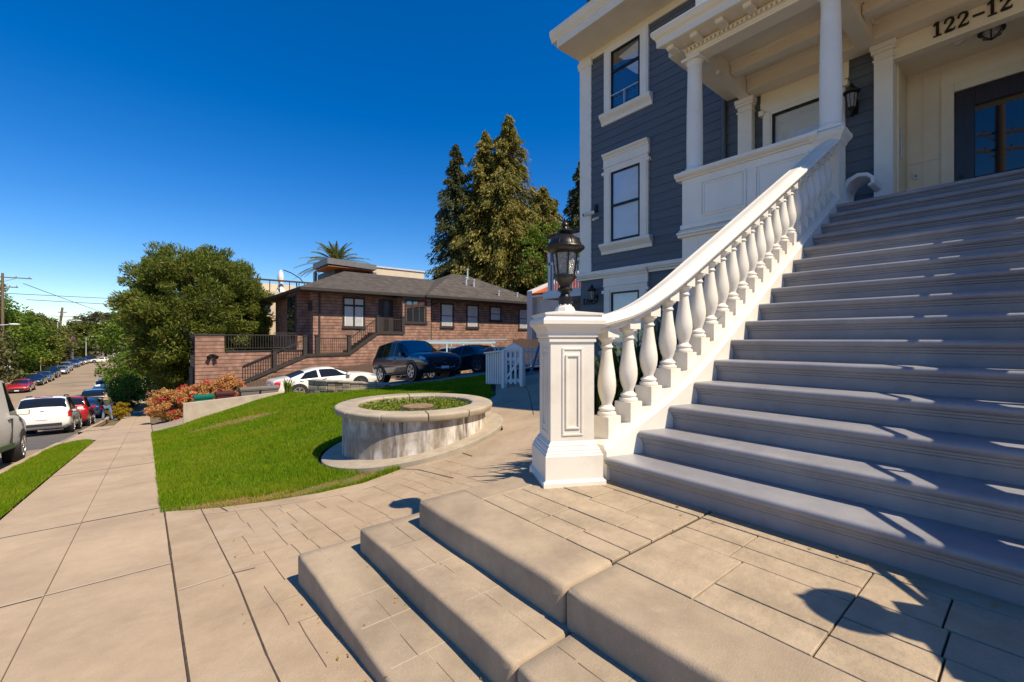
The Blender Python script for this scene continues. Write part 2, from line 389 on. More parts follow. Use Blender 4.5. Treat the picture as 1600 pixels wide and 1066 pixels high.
LM = dict(
 oak=leafmat('dark_evergreen_leaf', [(.06, .10, .012), (.115, .16, .018), (.18, .205, .026), (.20, .185, .04)], .4),
 red=leafmat('redwood_needles', [(.065, .095, .015), (.16, .17, .028), (.29, .245, .048), (.38, .27, .08)], .4),
 redd=leafmat('dark_fir_needles', [(.032, .05, .018), (.06, .075, .024), (.10, .10, .034)], .3),
 bright=leafmat('bright_green_leaf', [(.07, .14, .012), (.12, .20, .016), (.19, .25, .024)], .4),
 olive=leafmat('olive_leaf', [(.06, .07, .02), (.10, .105, .03), (.15, .14, .05)]),
 hedge=leafmat('pink_yellow_hedge_leaf', [(.50, .38, .07), (.56, .42, .12), (.60, .30, .14), (.62, .18, .12), (.34, .34, .05), (.62, .11, .10), (.56, .40, .10)], .35),
 hedger=leafmat('red_hedge_flower', [(.55, .03, .04), (.62, .06, .06), (.50, .10, .09)], .3),
 yellow=leafmat('yellow_shrub_leaf', [(.30, .20, .01), (.45, .28, .01), (.14, .16, .02)], .3),
 grass=leafmat('lawn_grass_blade', [(.06, .145, .003), (.115, .24, .004), (.185, .315, .006), (.30, .365, .025)], .42, .75, .08, patch=(.27, .31, .02)),
 dry=leafmat('dry_grass_blade', [(.40, .19, .045), (.45, .27, .08), (.27, .17, .035)], .3),
 weed=leafmat('weed_leaf', [(.10, .17, .014), (.18, .25, .022), (.30, .29, .04)], .4),
 strap=leafmat('strap_leaf', [(.018, .045, .010), (.03, .07, .014), (.06, .10, .02), (.12, .13, .04)], .2),
 palm=leafmat('palm_frond_leaf', [(.07, .10, .024), (.13, .155, .04), (.22, .21, .07)], .3),
)
# ------------------------------------------------------------------ ground, street, walks
def base_ground():
    xs = np.unique(np.concatenate([np.linspace(-700, -40, 12), np.linspace(-40, -13, 12), np.arange(-12.5, 26, .6), np.linspace(26, 80, 14), np.linspace(80, 700, 10)]))
    ys = np.unique(np.concatenate([np.linspace(-300, -10, 8), np.arange(-9, 70, .6), np.linspace(70, 200, 20), np.linspace(200, 900, 10)]))
    V = []
    for y in ys:
        for x in xs:
            z = zg(min(x, 30), y)
            if -12.4 < x < -2.0: z -= .3
            V.append((x, y, z - .09))
    n = len(xs); F = [(j * n + i, j * n + i + 1, (j + 1) * n + i + 1, (j + 1) * n + i) for j in range(len(ys) - 1) for i in range(n - 1)]
    mb = MB(); mb.add(V, F); struct('ground', mb, M['dirt'], recalc=False, smooth=60)
base_ground()
KX = -2.2; FX = -12.3
def strip(mb, x0, x1, ys, off, zf=S, mi=0):
    V = []; 
    for y in ys: V += [(x0, y, zf(y) + off), (x1, y, zf(y) + off)]
    mb.add(V, [(2 * i, 2 * i + 1, 2 * i + 3, 2 * i + 2) for i in range(len(ys) - 1)], None, mi)
YS = [-8 + .8 * i for i in range(90)] + [64 + 8 * i for i in range(14)]
mb = MB(); strip(mb, FX, KX, YS, -.15); 
mb.box(-9, 60, 146, 154, -4.3, -4.262)
struct('street', mb, M['asph'], recalc=False)
mb = MB(); strip(mb, KX - 2.1, KX - .25, [20 + i for i in range(40)], -.146)
struct('parking_lane', mb, M['asphd'], recalc=False)
# kerbs: a real step
mb = MB()
for i in range(len(YS) - 1):
    y0, y1 = YS[i], YS[i + 1]
    for (xa, xb) in ((KX - .01, KX + .16), (FX - .16, FX + .01)):
        drop = .10 if (xa > -5 and 19.6 < (y0 + y1) / 2 < 25.5) else 0
        a, b = S(y0) - drop, S(y1) - drop
        V = [(xa, y0, a - .2), (xb, y0, a - .2), (xb, y0, a + .008), (xa, y0, a + .008), (xa, y1, b - .2), (xb, y1, b - .2), (xb, y1, b + .008), (xa, y1, b + .008)]
        mb.add(V, [(0, 1, 5, 4), (1, 2, 6, 5), (2, 3, 7, 6), (3, 0, 4, 7)])
struct('kerb', mb, M['side'])
# sidewalk slabs with open joints over a darker bed
mb = MB(); strip(mb, -1.30, .16, YS, -.028); struct('sidewalk_bed', mb, M['joint'], recalc=False)
mb = MB(); ycuts = [4.24 + 2.15 * i for i in range(-5, 46)]
for i in range(len(ycuts) - 1):
    y0, y1 = ycuts[i] + .0015, ycuts[i + 1] - .0015
    if y1 > 100: break
    for (xa, xb) in ((-1.25, -.5305), (-.5255, .142)):
        dz = random.uniform(-.003, .003)
        V = [(x, y, S(y) + dz + k) for k in (-.03, 0) for (x, y) in ((xa, y0), (xb, y0), (xb, y1), (xa, y1))]
        mb.add(V, [(4, 5, 6, 7), (0, 1, 5, 4), (1, 2, 6, 5), (2, 3, 7, 6), (3, 0, 4, 7)])
struct('sidewalk', mb, M['side'], bevel=.004, seg=2)
# pale cross joints
mb = MB()
for y in ycuts[2:14]:
    for xa, xb in ((-1.25, -.532), (-.524, .142)):
        mb.add([(xa, y - .008, S(y - .008) + .006), (xb, y - .008, S(y - .008) + .006), (xb, y + .008, S(y + .008) + .006), (xa, y + .008, S(y + .008) + .006)], [(0, 1, 2, 3)])
struct('sidewalk_joint', mb, M['jlight'], recalc=False)
mb = MB(); strip(mb, KX + .16, -1.256, [19.5 + i * .5 for i in range(14)] , -.006); strip(mb, KX + .16, -1.256, [26.2 + i for i in range(4)], 0)
struct('driveway_apron', mb, M['side'], recalc=False)
mb = MB(); V, F = sheet([(.16, 20.62), (4.4, 20.62), (5, 19.2), (7.6, 14.6), (9.2, 12.5), (13, 13), (19, 16), (19, 27), (6, 26.9), (3.6, 26.6), (.16, 25.4)], zg, .012, .5)
mb.add(V, F); struct('driveway', mb, M['drive'], recalc=False, smooth=60)
for (xa, xb, nm) in ((-14.6, FX - .16, 'far_sidewalk'),):
    mb = MB(); strip(mb, xa, xb, YS, 0); struct(nm, mb, M['side'], recalc=False)

# front walk (stamped concrete), reaching round the planter to the house
ARC = [(.15, 6.12), (.38, 5.93), (.62, 5.78), (1.05, 5.60), (1.58, 5.48), (2.1, 5.46), (2.62, 5.52)]
WALK = [(.152, -3), (6.9, -3), (6.9, 2.3), (9.3, 6.0), (9.3, 9.2), (7.6, 9.9), (6.2, 8.1), (5.15, 7.6), (5.0, 6.4), (4.4, 5.55), (3.4, 5.2)] + ARC[::-1]
mb = MB(); V, F = sheet(WALK, zg, .004, .35); mb.add(V, F)
def joint_line(pts, w, mi, off=.0075):
    for a, b in zip(pts[:-1], pts[1:]):
        a = Vector(a); b = Vector(b); d = (b - a).normalized(); n = Vector((-d.y, d.x)) * w / 2
        k = max(1, int((b - a).length / .2))
        for i in range(k):
            p = a.lerp(b, i / k); q = a.lerp(b, (i + 1) / k); wv = random.uniform(.7, 1.2)
            mb.add([(c.x, c.y, zg(c.x, c.y) + off) for c in (p - n * wv, q - n * wv, q + n * wv, p + n * wv)], [(0, 1, 2, 3)], None, mi)
joint_line([(.146, -3), (.149, .8), (.145, 2.2), (.148, 6.1)], .013, 1); joint_line([(.455, -3), (.44, 1), (.452, 1.8), (.447, 2.4), (.47, 3.5), (.455, 5.88)], .008, 1)
joint_line([(.16, 3.62), (.455, 3.64)], .016, 2); joint_line([(.46, 3.64), (.6, 3.62)], .008, 1)
inner = [(x + .06, y - .30) for x, y in ARC[1:]]
joint_line(inner, .014, 2)
joint_line([(.62, 5.78), (.66, 5.5)], .014, 1); joint_line([(2.62, 5.52), (2.72, 5.22), (2.75, 4.4)], .014, 1); joint_line([(3.4, 5.2), (3.36, 4.9)], .016, 1)
r_ = random.Random(5)
def ashlar(x0, x1, y0, y1, draw, w=.36, h=.62, d=0):
    """stamped ashlar pattern: draws the cut edges of a random rectangular split"""
    a, b = x1 - x0, y1 - y0
    if (a < w and b < h) or (d > 3 and r_.random() < .18 and a < 1.5 * w and b < 1.4 * h): return
    if (a * 1.7 > b and a > .2) or b < .26: t = x0 + a * r_.uniform(.35, .65); draw((t, y0), (t, y1), True); ashlar(x0, t, y0, y1, draw, w, h, d + 1); ashlar(t, x1, y0, y1, draw, w, h, d + 1)
    else: t = y0 + b * r_.uniform(.35, .65); draw((x0, t), (x1, t), False); ashlar(x0, x1, y0, t, draw, w, h, d + 1); ashlar(x0, x1, t, y1, draw, w, h, d + 1)
def walk_line(p, q, along):
    n = max(1, int(math.hypot(q[0] - p[0], q[1] - p[1]) / .16)); P = [Vector(p).lerp(Vector(q), k / n) + Vector((r_.uniform(-.004, .004), r_.uniform(-.004, .004))) for k in range(n + 1)]
    for a, b in zip(P[:-1], P[1:]):
        m = (a + b) / 2
        if m.y > np.interp(m.x, [k[0] for k in inner], [k[1] for k in inner]) - .04 or (m.x > .75 and m.y < 3.15): continue
        if along: joint_line([a, b], r_.uniform(.0022, .0048), 3)  # joints along the street get the shadow-dark colour, cross joints the pale one
        elif r_.random() < .75: joint_line([a, b], r_.uniform(.003, .005), 2)
for (xa, xb, ya, yb) in ((.47, 1.25, 2.1, 5.5), (1.25, 2.1, 2.9, 5.5), (2.1, 3.1, 2.9, 5.5)):
    ashlar(xa, xb, ya, yb, walk_line, .30, .50); walk_line((xb, ya), (xb, yb), True)
joint_line([(5.2, 5.7), (6.6, 7.4), (7.3, 8.4)], .016, 1)
struct('front_walk', mb, [M['walk'], M['joint'], M['jlight'], M['joint_line']], recalc=False)

# ------------------------------------------------------------------ lawn
LAWN = ARC[:-1] + [(2.62, 5.50), (2.28, 5.95), (2.02, 6.6), (2.03, 7.25), (2.3, 7.9), (2.8, 8.35), (3.5, 8.55), (4.3, 8.45), (4.95, 8.0), (5.15, 7.62), (6.15, 8.1), (6.5, 8.7),
        (7.2, 9.6), (8.3, 10.6), (9.0, 12.3), (7.5, 14.5), (6.6, 15.2), (4.85, 17.4), (4.4, 20.5), (1.1, 20.45), (.15, 19.7)]
mb = MB(); V, F = sheet(LAWN, zg, .006, .4); mb.add(V, F); struct('lawn_soil', mb, M['soilg'], recalc=False, smooth=60)
STRIP = [(KX + .17, -4), (-1.27, -4), (-1.27, 18.6), (-1.5, 19.3), (-1.9, 18.6), (KX + .17, 17)]
mb = MB(); V, F = sheet(STRIP, zg, .004, .5); mb.add(V, F); struct('verge_soil', mb, M['soilg'], recalc=False, smooth=60)
def in_poly(P, x, y):
    c = np.zeros(len(x), bool); j = len(P) - 1
    for i in range(len(P)):
        xi, yi = P[i]; xj, yj = P[j]
        if yi != yj: c ^= ((yi > y) != (yj > y)) & (x < (xj - xi) * (y - yi) / (yj - yi) + xi)
        j = i
    return c
ZX = np.arange(-2.4, 10.1, .1); ZY = np.arange(-5, 22.1, .1)
ZT = np.array([[zg(x, y) for x in ZX] for y in ZY])
def zgv(x, y):
    fx = np.clip((x - ZX[0]) / .1, 0, len(ZX) - 1.001); fy = np.clip((y - ZY[0]) / .1, 0, len(ZY) - 1.001)
    i = fx.astype(int); j = fy.astype(int); a = fx - i; b = fy - j
    return (ZT[j, i] * (1 - a) + ZT[j, i + 1] * a) * (1 - b) + (ZT[j + 1, i] * (1 - a) + ZT[j + 1, i + 1] * a) * b
PATCH = [(.62, 5.92, .5, .15, -.45), (1.25, 5.66, .5, .08, -.2), (1.62, 5.72, .5, .16, .35), (1.0, 5.78, .45, .09, .3), (2.2, 5.72, .48, .21, .25), (2.0, 15.6, 1.5, .6, -.69), (.75, 5.95, .3, .1, -.2)]
def patchiness(x, y):
    p = np.zeros(len(x))
    for cx, cy, rx, ry, rot in PATCH:
        c, s = math.cos(rot), math.sin(rot); u = (x - cx) * c + (y - cy) * s; v = -(x - cx) * s + (y - cy) * c
        p = np.maximum(p, np.exp(-(u / rx) ** 2 - (v / ry) ** 2))
    return p
def grass(poly, n, h, w, name, m, dry=None, lean=.5, sel=None):
    P = np.array(poly); lo = P.min(0); hi = P.max(0)
    x = rng.uniform(lo[0], hi[0], n); y = lo[1] + (hi[1] - lo[1]) * rng.uniform(0, 1, n) ** 1.7
    k = in_poly(poly, x, y); x, y = x[k], y[k]
    p = patchiness(x, y); q = rng.uniform(0, 1, len(x))
    keep = (q > p * 1.5) if not sel else (q < p * .8)
    x, y = x[keep], y[keep]; n = len(x)
    z = zgv(x, y); d = np.hypot(x, y)
    hh = h * rng.uniform(.45, 1.25, n) * (1 + .35 * np.sin(x * 3.1 + 1.3 * np.sin(y * 1.7)) * np.cos(y * 2.3))
    ww = w * np.clip(d / 6, .8, 2.6)
    a = rng.uniform(0, 2 * np.pi, n); l = lean * hh * rng.uniform(.2, 1.3, n); a2 = rng.uniform(0, 2 * np.pi, n)
    V = np.stack([np.stack([x - np.cos(a) * ww / 2, y - np.sin(a) * ww / 2, z], 1), np.stack([x + np.cos(a) * ww / 2, y + np.sin(a) * ww / 2, z], 1),
                  np.stack([x + np.cos(a2) * l, y + np.sin(a2) * l, z + hh], 1)], 1).reshape(-1, 3)
    return tag(raw(name, V, np.arange(3 * n).reshape(-1, 3), m), None, None, kind='stuff')
GL = [(x - .035 if x == .15 else x, y) for x, y in LAWN]
tag(grass(GL, 640000, .058, .0085, 'lawn_grass', LM['grass']), 'short bright green lawn grass beside the sidewalk', 'grass')
tag(grass(LAWN, 260000, .03, .008, 'dry_lawn_grass', LM['dry'], sel=True, lean=1.2), 'dry tan grass in worn patches of the lawn', 'grass')
tag(grass(STRIP, 220000, .06, .009, 'verge_grass', LM['grass']), 'narrow strip of green grass between sidewalk and kerb', 'grass')

# ------------------------------------------------------------------ concrete entry steps and landing
LZ = .515
def rounded_slab(mb, x0, x1, y0, y1, z0, z1): mb.box(x0, x1, y0, y1, z0, z1)
es = thing('entry_steps', (1.4, 1.0, 0), 'tan stamped concrete entry steps and landing below the grey stairs', 'steps')
def step_part(name, x0, x1, ys, z0, z1, m):
    mb = MB(); q = random.Random(int(x0 * 1000)); rd = .030 if name != 'step' else .020
    for a, b in ys:                              # hand-tooled edge that wanders a few millimetres along its length
        n = max(3, int((b - a) / .09)); secs = []; jx = jz = 0.
        for k in range(n + 1):
            jx = jx * .7 + q.uniform(-.0030, .0030); jz = jz * .7 + q.uniform(-.0016, .0016); e = .012 if k in (0, n) else 0.; y = lerp(a, b, k / n)
            prof = [(x0 + e, z0)] + [(x0 + jx + e + rd * (1 - math.cos(t)), z1 + jz - e - rd * (1 - math.sin(t))) for t in [math.pi / 2 * i / 4 for i in range(5)]] + [(x1, z1 - e), (x1, z0)]
            secs.append([(px, y, pz) for px, pz in prof])
            if k == 0: secs.append([(px - (e if i < 6 else 0), a + .014, pz + (e if 0 < i < 7 else 0)) for i, (px, pz) in enumerate(prof)])
        secs[-2:-1] = [secs[-2], [(px - (.012 if i < 6 else 0), b - .014, pz + (.012 if 0 < i < 7 else 0)) for i, (px, _y, pz) in enumerate(secs[-1])]]
        mb.loft(secs)
    return mb.build(name, m, es, smooth=50)
step_part('step', .762, 1.35, [(-1.9, 1.296), (1.306, 3.125)], -.35, .195, M['step'])
step_part('step', 1.088, 1.70, [(-1.7, 1.300), (1.310, 2.903)], -.3, .347, M['step'])
step_part('landing_border', 1.408, 1.749, [(-1.12, 1.338), (1.350, 2.69)], -.3, LZ, M['step'])
mb = MB(); mb.box(1.75, 2.9, -1.12, 2.69, -.3, LZ - .012); mb.build('landing_slab', M['joint'], es)
mb = MB(); mb.box(1.755, 2.68, 2.435, 2.69, -.3, LZ); mb.build('landing_border', M['step'], es, bevel=.012, seg=3)
# stamped ashlar pavers on the landing
mb = MB(); rr = random.Random(21)
def split(x0, x1, y0, y1, d=0):
    w, h = x1 - x0, y1 - y0
    if (w < .34 and h < .52) or (d > 2 and rr.random() < .22 and w < .5 and h < .7):
        g = .0035; mb.box(x0 + g, x1 - g, y0 + g, y1 - g, LZ - .03, LZ + rr.uniform(-.002, .0015)); return
    if (w * 1.45 > h and w > .26) or h < .34:
        t = x0 + w * rr.uniform(.36, .64); split(x0, t, y0, y1, d + 1); split(t, x1, y0, y1, d + 1)
    else:
        t = y0 + h * rr.uniform(.36, .64); split(x0, x1, y0, t, d + 1); split(x0, x1, t, y1, d + 1)
split(1.755, 2.60, 1.352, 2.432); split(1.755, 2.60, -.2, 1.336); split(1.755, 2.60, -1.12, -.2)
mb.box(2.607, 2.75, 1.352, 2.432, LZ - .03, LZ); mb.box(2.607, 2.75, -1.12, 1.336, LZ - .03, LZ)
mb.build('paver', M['tile'], es, bevel=.004, seg=3)['kind'] = 'stuff'
mb = MB(); rq = random.Random(12)      # stamped joints pressed into the two lower treads
def tread_line(z):  # lengthwise joints mostly coloured as shadowed, cross joints mostly pale
    def f(p, q, along):
        if along:
            y = p[1]
            while y < q[1] - .02:
                L_ = min(q[1] - y, rq.uniform(.10, .3)); w = rq.uniform(.0018, .0038); dx = rq.uniform(-.004, .004); mb.box(p[0] + dx, p[0] + dx + w, y, y + L_, z - .01, z + .0012, None, 0 if rq.random() < .7 else 1); y += L_ + rq.uniform(0, .05)
        else: mb.box(p[0], q[0], p[1], p[1] + rq.uniform(.002, .004), z - .01, z + .001, None, 1 if rq.random() < .8 else 0)
    return f
for z, x0, x1, ya, yb in ((.195, .80, 1.08, 1.33, 3.08), (.347, 1.125, 1.40, 1.33, 2.86), (.195, .80, 1.08, -.6, 1.27), (.347, 1.125, 1.40, -.6, 1.27)): ashlar(x0, x1, ya, yb, tread_line(z), .26, .5)
mb.build('tread_joint', [M['joint_line'], M['jlight']], es)['kind'] = 'stuff'

# ------------------------------------------------------------------ grand stairs
T0, TR, RI = 2.696, .2919, .18
def nose(n): return T0 + (n - 1) * TR
def topz(n): return 1.595 + (n - 6) * RI
YC = .78                                             # symmetry axis of the stairs
YLX = [2.69, 2.99, 3.28, 3.57, 3.86, 4.16, 4.74, 5.6, 6.5, 7.1]; YLV = [2.174, 2.065, 1.965, 1.905, 1.875, 1.862, 1.846, 1.825, 1.80, 1.787]
def YL(X): return interp(X, YLX, YLV)
st = thing('front_stairs', (4.8, YC, LZ), 'wide grey painted stairs with white balustrades rising to the porch', 'staircase')
for n in range(1, 17):
    x = nose(n); z = topz(n); zb = (topz(n - 1) if n > 1 else LZ) - .02; yl = YL(x + .05)
    back = nose(n + 1) + .09 if n < 16 else 9.52
    f = x + .05
    prof = [(f, zb), (f, z - .098), (x + .040, z - .090), (x + .040, z - .078), (x + .030, z - .072), (x + .030, z - .060), (x + .012, z - .052)]
    prof += [(x + .020 - .022 * math.cos(a), z - .022 - .026 * -math.sin(a) - .004) for a in [R(d) for d in (-60, -30, 0, 30, 60)]]
    prof += [(x + .028, z), (back, z), (back, zb)]
    mb = MB(); mb.prism(prof, 'y', 2 * YC - yl - (0 if n < 16 else .1), yl + (0 if n < 16 else .12)); mb.build('step', M['stair'], st, smooth=40)
CXS = [2.62, 2.85, 3.04, 3.25, 3.48, 3.70, 4.12, 4.52, 5.32, 6.11, 7.08, 7.3]; CYS = [2.36, 2.262, 2.19, 2.128, 2.083, 2.058, 2.028, 2.007, 1.98, 1.947, 1.905, 1.90]
def CL(X): return interp(X, CXS, CYS)                # centre line of the balustrade
def SL(X): return .875 + (X - 2.988) / TR * RI       # nosing line
RXS = [2.60, 2.75, 2.99, 3.14, 3.29, 3.54, 3.83, 4.277, 7.30]; RZS = [1.735, 1.75, 1.812, 1.885, 1.975, 2.135, 2.318, 2.586, 4.375]
def RZ(X): return interp(X, RXS, RZS)
def smooth_at(f, X, h=.12): return (f(X - h) + 2 * f(X) + f(X + h)) / 4
SGN = {'l': lambda y: y, 'r': lambda y: 2 * YC - y}
BX = [2.86, 3.05, 3.25, 3.47, 3.69, 3.90, 4.105, 4.307, 4.508, 4.709, 4.91, 5.11, 5.31, 5.51, 5.71, 5.91, 6.11, 6.31, 6.51, 6.71, 6.90, 7.07]
def baluster_prof():
    return [(.0, .165), (.072, .165), (.076, .178), (.072, .192), (.060, .198), (.058, .206), (.066, .214), (.064, .225), (.050, .236), (.041, .250), (.043, .265), (.056, .300), (.068, .345),
            (.0735, .395), (.072, .44), (.064, .50), (.054, .565), (.046, .625), (.041, .675), (.040, .690), (.048, .694), (.050, .702), (.047, .710), (.041, .714), (.041, .728), (.047, .742), (.060, .756),
            (.068, .762), (.070, .775), (.0, .775)]
def balustrade(side):
    g = SGN[side]; nm = 'left' if side == 'l' else 'right'
    # stringer
    mb = MB(); xs = [2.72 + i * .11 for i in range(42)] + [7.3]; secs = []
    for X in xs:
        yi = smooth_at(YL, X) - .004; yo = smooth_at(CL, X) + .15; zt = SL(X) + .035; zb = -.35
        secs.append([(X, g(yi), zb), (X, g(yi), zt - .012), (X, g(yi + .02), zt + .01), (X, g(yi + .03), zt + .035), (X, g(yo - .02), zt + .035), (X, g(yo), zt + .01), (X, g(yo), zb)])
    mb.loft(secs); mb.build('stringer', M['white'], st, smooth=40)
    # handrail
    mb = MB(); xs = [2.60 + i * .08 for i in range(58)] + [7.26]; secs = []
    sec2 = [(-.055, -.115), (-.075, -.10), (-.075, -.075), (-.10, -.068), (-.128, -.055), (-.135, -.035), (-.125, -.016), (-.105, -.008), (-.100, -.018), (-.094, -.004), (-.085, .002), (-.07, .003), (-.062, .022), (-.046, .022), (-.041, .008), (-.036, .022), (.036, .022), (.041, .008), (.046, .022), (.062, .022), (.07, .003), (.085, .002), (.094, -.004), (.100, -.018), (.105, -.008), (.125, -.016), (.135, -.035), (.128, -.055), (.10, -.068), (.075, -.075), (.075, -.10), (.055, -.115)]
    for X in xs:
        c = smooth_at(CL, X, .1); z = smooth_at(RZ, X, .12); dx = .05
        ty = (smooth_at(CL, X + dx, .1) - smooth_at(CL, X - dx, .1)) / (2 * dx); l = math.hypot(1, ty); nx, ny = -ty / l, 1 / l
        secs.append([(X + nx * u, g(c + ny * u), z + w) for u, w in sec2])
    mb.loft(secs); mb.build('handrail', M['white'], st, smooth=35)
    # balusters: square plinth, vase, abacus and the block that meets the rail
    for X in BX:
        c = smooth_at(CL, X, .1); y = g(c); z0 = SL(X) + .02; zr = smooth_at(RZ, X, .12) - .09; h = zr - z0; sl = .6 * (1 if X > 3.4 else .8)
        k = (h - .05) / .80; mb = MB(); pw = .078
        mb.box(X - pw, X + pw, y - pw, y + pw, z0 - .08, z0 + .165 * k)
        T = Matrix.Translation((X, y, z0)) @ Matrix.Diagonal((1, 1, k, 1))
        mb.lathe(baluster_prof(), T, 20)
        q = .07; a = z0 + .775 * k
        mb.add([(X - q, y - q, a), (X + q, y - q, a), (X + q, y + q, a), (X - q, y + q, a), (X - q, y - q, zr - q * sl + .03), (X + q, y - q, zr + q * sl + .03), (X + q, y + q, zr + q * sl + .03), (X - q, y + q, zr - q * sl + .03)],
               [(0, 1, 5, 4), (1, 2, 6, 5), (2, 3, 7, 6), (3, 0, 4, 7), (4, 5, 6, 7), (0, 3, 2, 1)])
        mb.build('baluster', M['white'], st, smooth=32)
    # newel post, turned by thirty degrees
    NX, NY = 2.547, g(2.415); rot = R(-29.4) if side == 'l' else R(29.4)
    T = Matrix.Translation((NX, NY, 0)) @ Matrix.Rotation(rot, 4, 'Z')
    def sq(mb, levels):
        mb.loft([[T @ Vector((sx * h, sy * h, z)) for sx, sy in ((-1, -1), (1, -1), (1, 1), (-1, 1))] for h, z in levels])
    mb = MB()
    sq(mb, [(.24, LZ - .02), (.24, .545), (.225, .560), (.222, .562), (.222, .735), (.214, .745), (.214, .755), (.204, .765), (.204, .775), (.196, .790), (.188, .797), (.188, .808), (.176, .822), (.170, .835),
            (.170, 1.575), (.182, 1.580), (.182, 1.600), (.176, 1.604), (.192, 1.618), (.192, 1.642), (.200, 1.660), (.222, 1.695), (.232, 1.700), (.240, 1.712), (.240, 1.742), (.232, 1.756), (.218, 1.762), (.216, 1.778), (.226, 1.782), (.226, 1.795), (.02, 1.825)])
    nb = mb.build('newel_post', M['white'], st, smooth=20)
    for s4 in range(4):
        U = T @ Matrix.Rotation(s4 * math.pi / 2, 4, 'Z'); mb = MB(); f = -.1715
        for (hw, z0, z1, d) in ((.082, .875, 1.535, .006), (.056, .925, 1.485, .009)):
            for (xa, xb, za, zb) in ((-hw, hw, z1 - .016, z1), (-hw, hw, z0, z0 + .016), (-hw, -hw + .016, z0 + .0161, z1 - .0161), (hw - .016, hw, z0 + .0161, z1 - .0161)):
                mb.box(xa, xb, f - d, f + .004, za, zb, U)
        mb.build('panel_moulding', M['white'], nb, bevel=.003, seg=2)
balustrade('l'); balustrade('r')
# slim grab rail beside the right-hand balustrade (its shadow crosses the treads)
mb = MB(); pts = [(2.62, -.52, 1.56), (3.0, -.38, 1.80)] + [(x, 2 * YC - YL(x) + .09, SL(x) + .93) for x in (3.4, 4.2, 5.2, 6.2, 7.0)]
mb.tube(pts, .022, 10)
for x in (3.4, 5.2, 7.0): mb.tube([(x, 2 * YC - YL(x) + .09, SL(x) + .93), (x, 2 * YC - YL(x) + .05, SL(x))], .016, 8)
mb.build('grab_rail', M['black'], st, smooth=50)

def post_lantern(x, y, z, label):
    t = thing('post_lantern', (x, y, z), label, 'lantern', 'lanterns on the newel posts')
    T = Matrix.Translation((x, y, z))
    mb = MB(); mb.lathe([(.080, -.012), (.080, .012), (.066, .040), (.052, .048), (.052, .06), (0, .06)], T, 8); mb.build('base_block', M['white'], t, smooth=30)
    mb = MB(); mb.lathe([(.044, .05), (.050, .055), (.050, .115), (.044, .122), (.036, .135), (.034, .15), (.042, .156), (.058, .166), (.060, .176), (.052, .186), (.040, .196), (.044, .21), (.066, .245), (.078, .258), (.092, .266), (.092, .276), (.07, .282), (0, .282)], T, 24); mb.build('stem', M['black'], t, smooth=35)
    mb = MB(); mb.lathe([(.070, .276), (.094, .468), (.0, .468)], T, 8); mb.build('glass', M['hammered'], t)
    mb = MB()
    for i in range(6):
        a = 2 * math.pi * i / 6; mb.bar(T @ Vector((.074 * math.cos(a), .074 * math.sin(a), .276)), T @ Vector((.099 * math.cos(a), .099 * math.sin(a), .472)), .010, .010)
    mb.lathe([(.078, .274), (.084, .276), (.084, .288), (.078, .290)], T, 16); mb.lathe([(.094, .455), (.104, .457), (.104, .474), (.094, .476)], T, 16)
    mb.build('cage', M['black'], t)
    mb = MB(); mb.lathe([(.100, .462), (.128, .474), (.150, .492), (.155, .502), (.150, .512), (.130, .520), (.124, .540), (.108, .566), (.080, .588), (.045, .602), (.038, .604), (.036, .615), (.050, .622), (.058, .632), (.050, .642), (.026, .650), (.020, .668), (.030, .682), (.026, .696), (.010, .708), (.014, .718), (.006, .735), (0, .742)], T, 24)
    for i in range(8):
        a = 2 * math.pi * (i + .5) / 8; c, s = math.cos(a), math.sin(a)
        mb.tube([T @ Vector((.131 * c, .131 * s, .520)), T @ Vector((.110 * c, .110 * s, .566)), T @ Vector((.045 * c, .045 * s, .604))], .005, 6)
    mb.build('roof', M['black'], t, smooth=40)
post_lantern(2.527, 2.405, 1.812, 'black domed lantern with hammered glass on the newel post at left')
post_lantern(2.527, 2 * YC - 2.405, 1.812, 'black lantern on the unseen right newel that shades the landing')

# strap-leaved plants behind the balusters
def strap_plant(x, y, z, n, h, label, group=None, m='strap', spread=.55, w=.035):
    t = thing('strap_leaf_plant', (x, y, z), label, 'plant', group); V = []; F = []
    for i in range(n):
        a = random.uniform(0, 6.283); hh = h * random.uniform(.55, 1.1); s = spread * hh * random.uniform(.2, 1.2); c, sn = math.cos(a), math.sin(a); ww = w * random.uniform(.6, 1.2)
        bx, by = x + random.uniform(-.12, .12), y + random.uniform(-.12, .12); o = len(V); K = 5
        for k in range(K + 1):
            u = k / K; r = s * u ** 1.8; zz = z + hh * (u - .28 * u ** 3); hw = ww * (1 - u ** 2.5) * .5 + .001
            V += [(bx + c * r - sn * hw, by + sn * r + c * hw, zz), (bx + c * r + sn * hw, by + sn * r - c * hw, zz)]
        F += [(o + 2 * k, o + 2 * k + 1, o + 2 * k + 3, o + 2 * k + 2) for k in range(K)]
    mb = MB(); mb.v = V; mb.f = F; mb.mi = [0] * len(F); mb.build('leaf_clump', LM[m], t, recalc=False, smooth=80); return t
for i, (x, y, n, h) in enumerate([(3.42, 2.82, 300, 1.75), (3.9, 2.80, 300, 2.1), (4.45, 2.78, 240, 2.4), (5.05, 2.75, 180, 2.5)]):
    strap_plant(x, y, 0., n, h, ['dark strap leaved plant behind the lowest balusters', 'tall strap leaved plant behind the fourth to sixth balusters', 'strap leaved plant behind the middle of the balustrade', 'strap leaved plant under the upper part of the balustrade'][i], 'plants beside the stairs', spread=.26, w=.055)
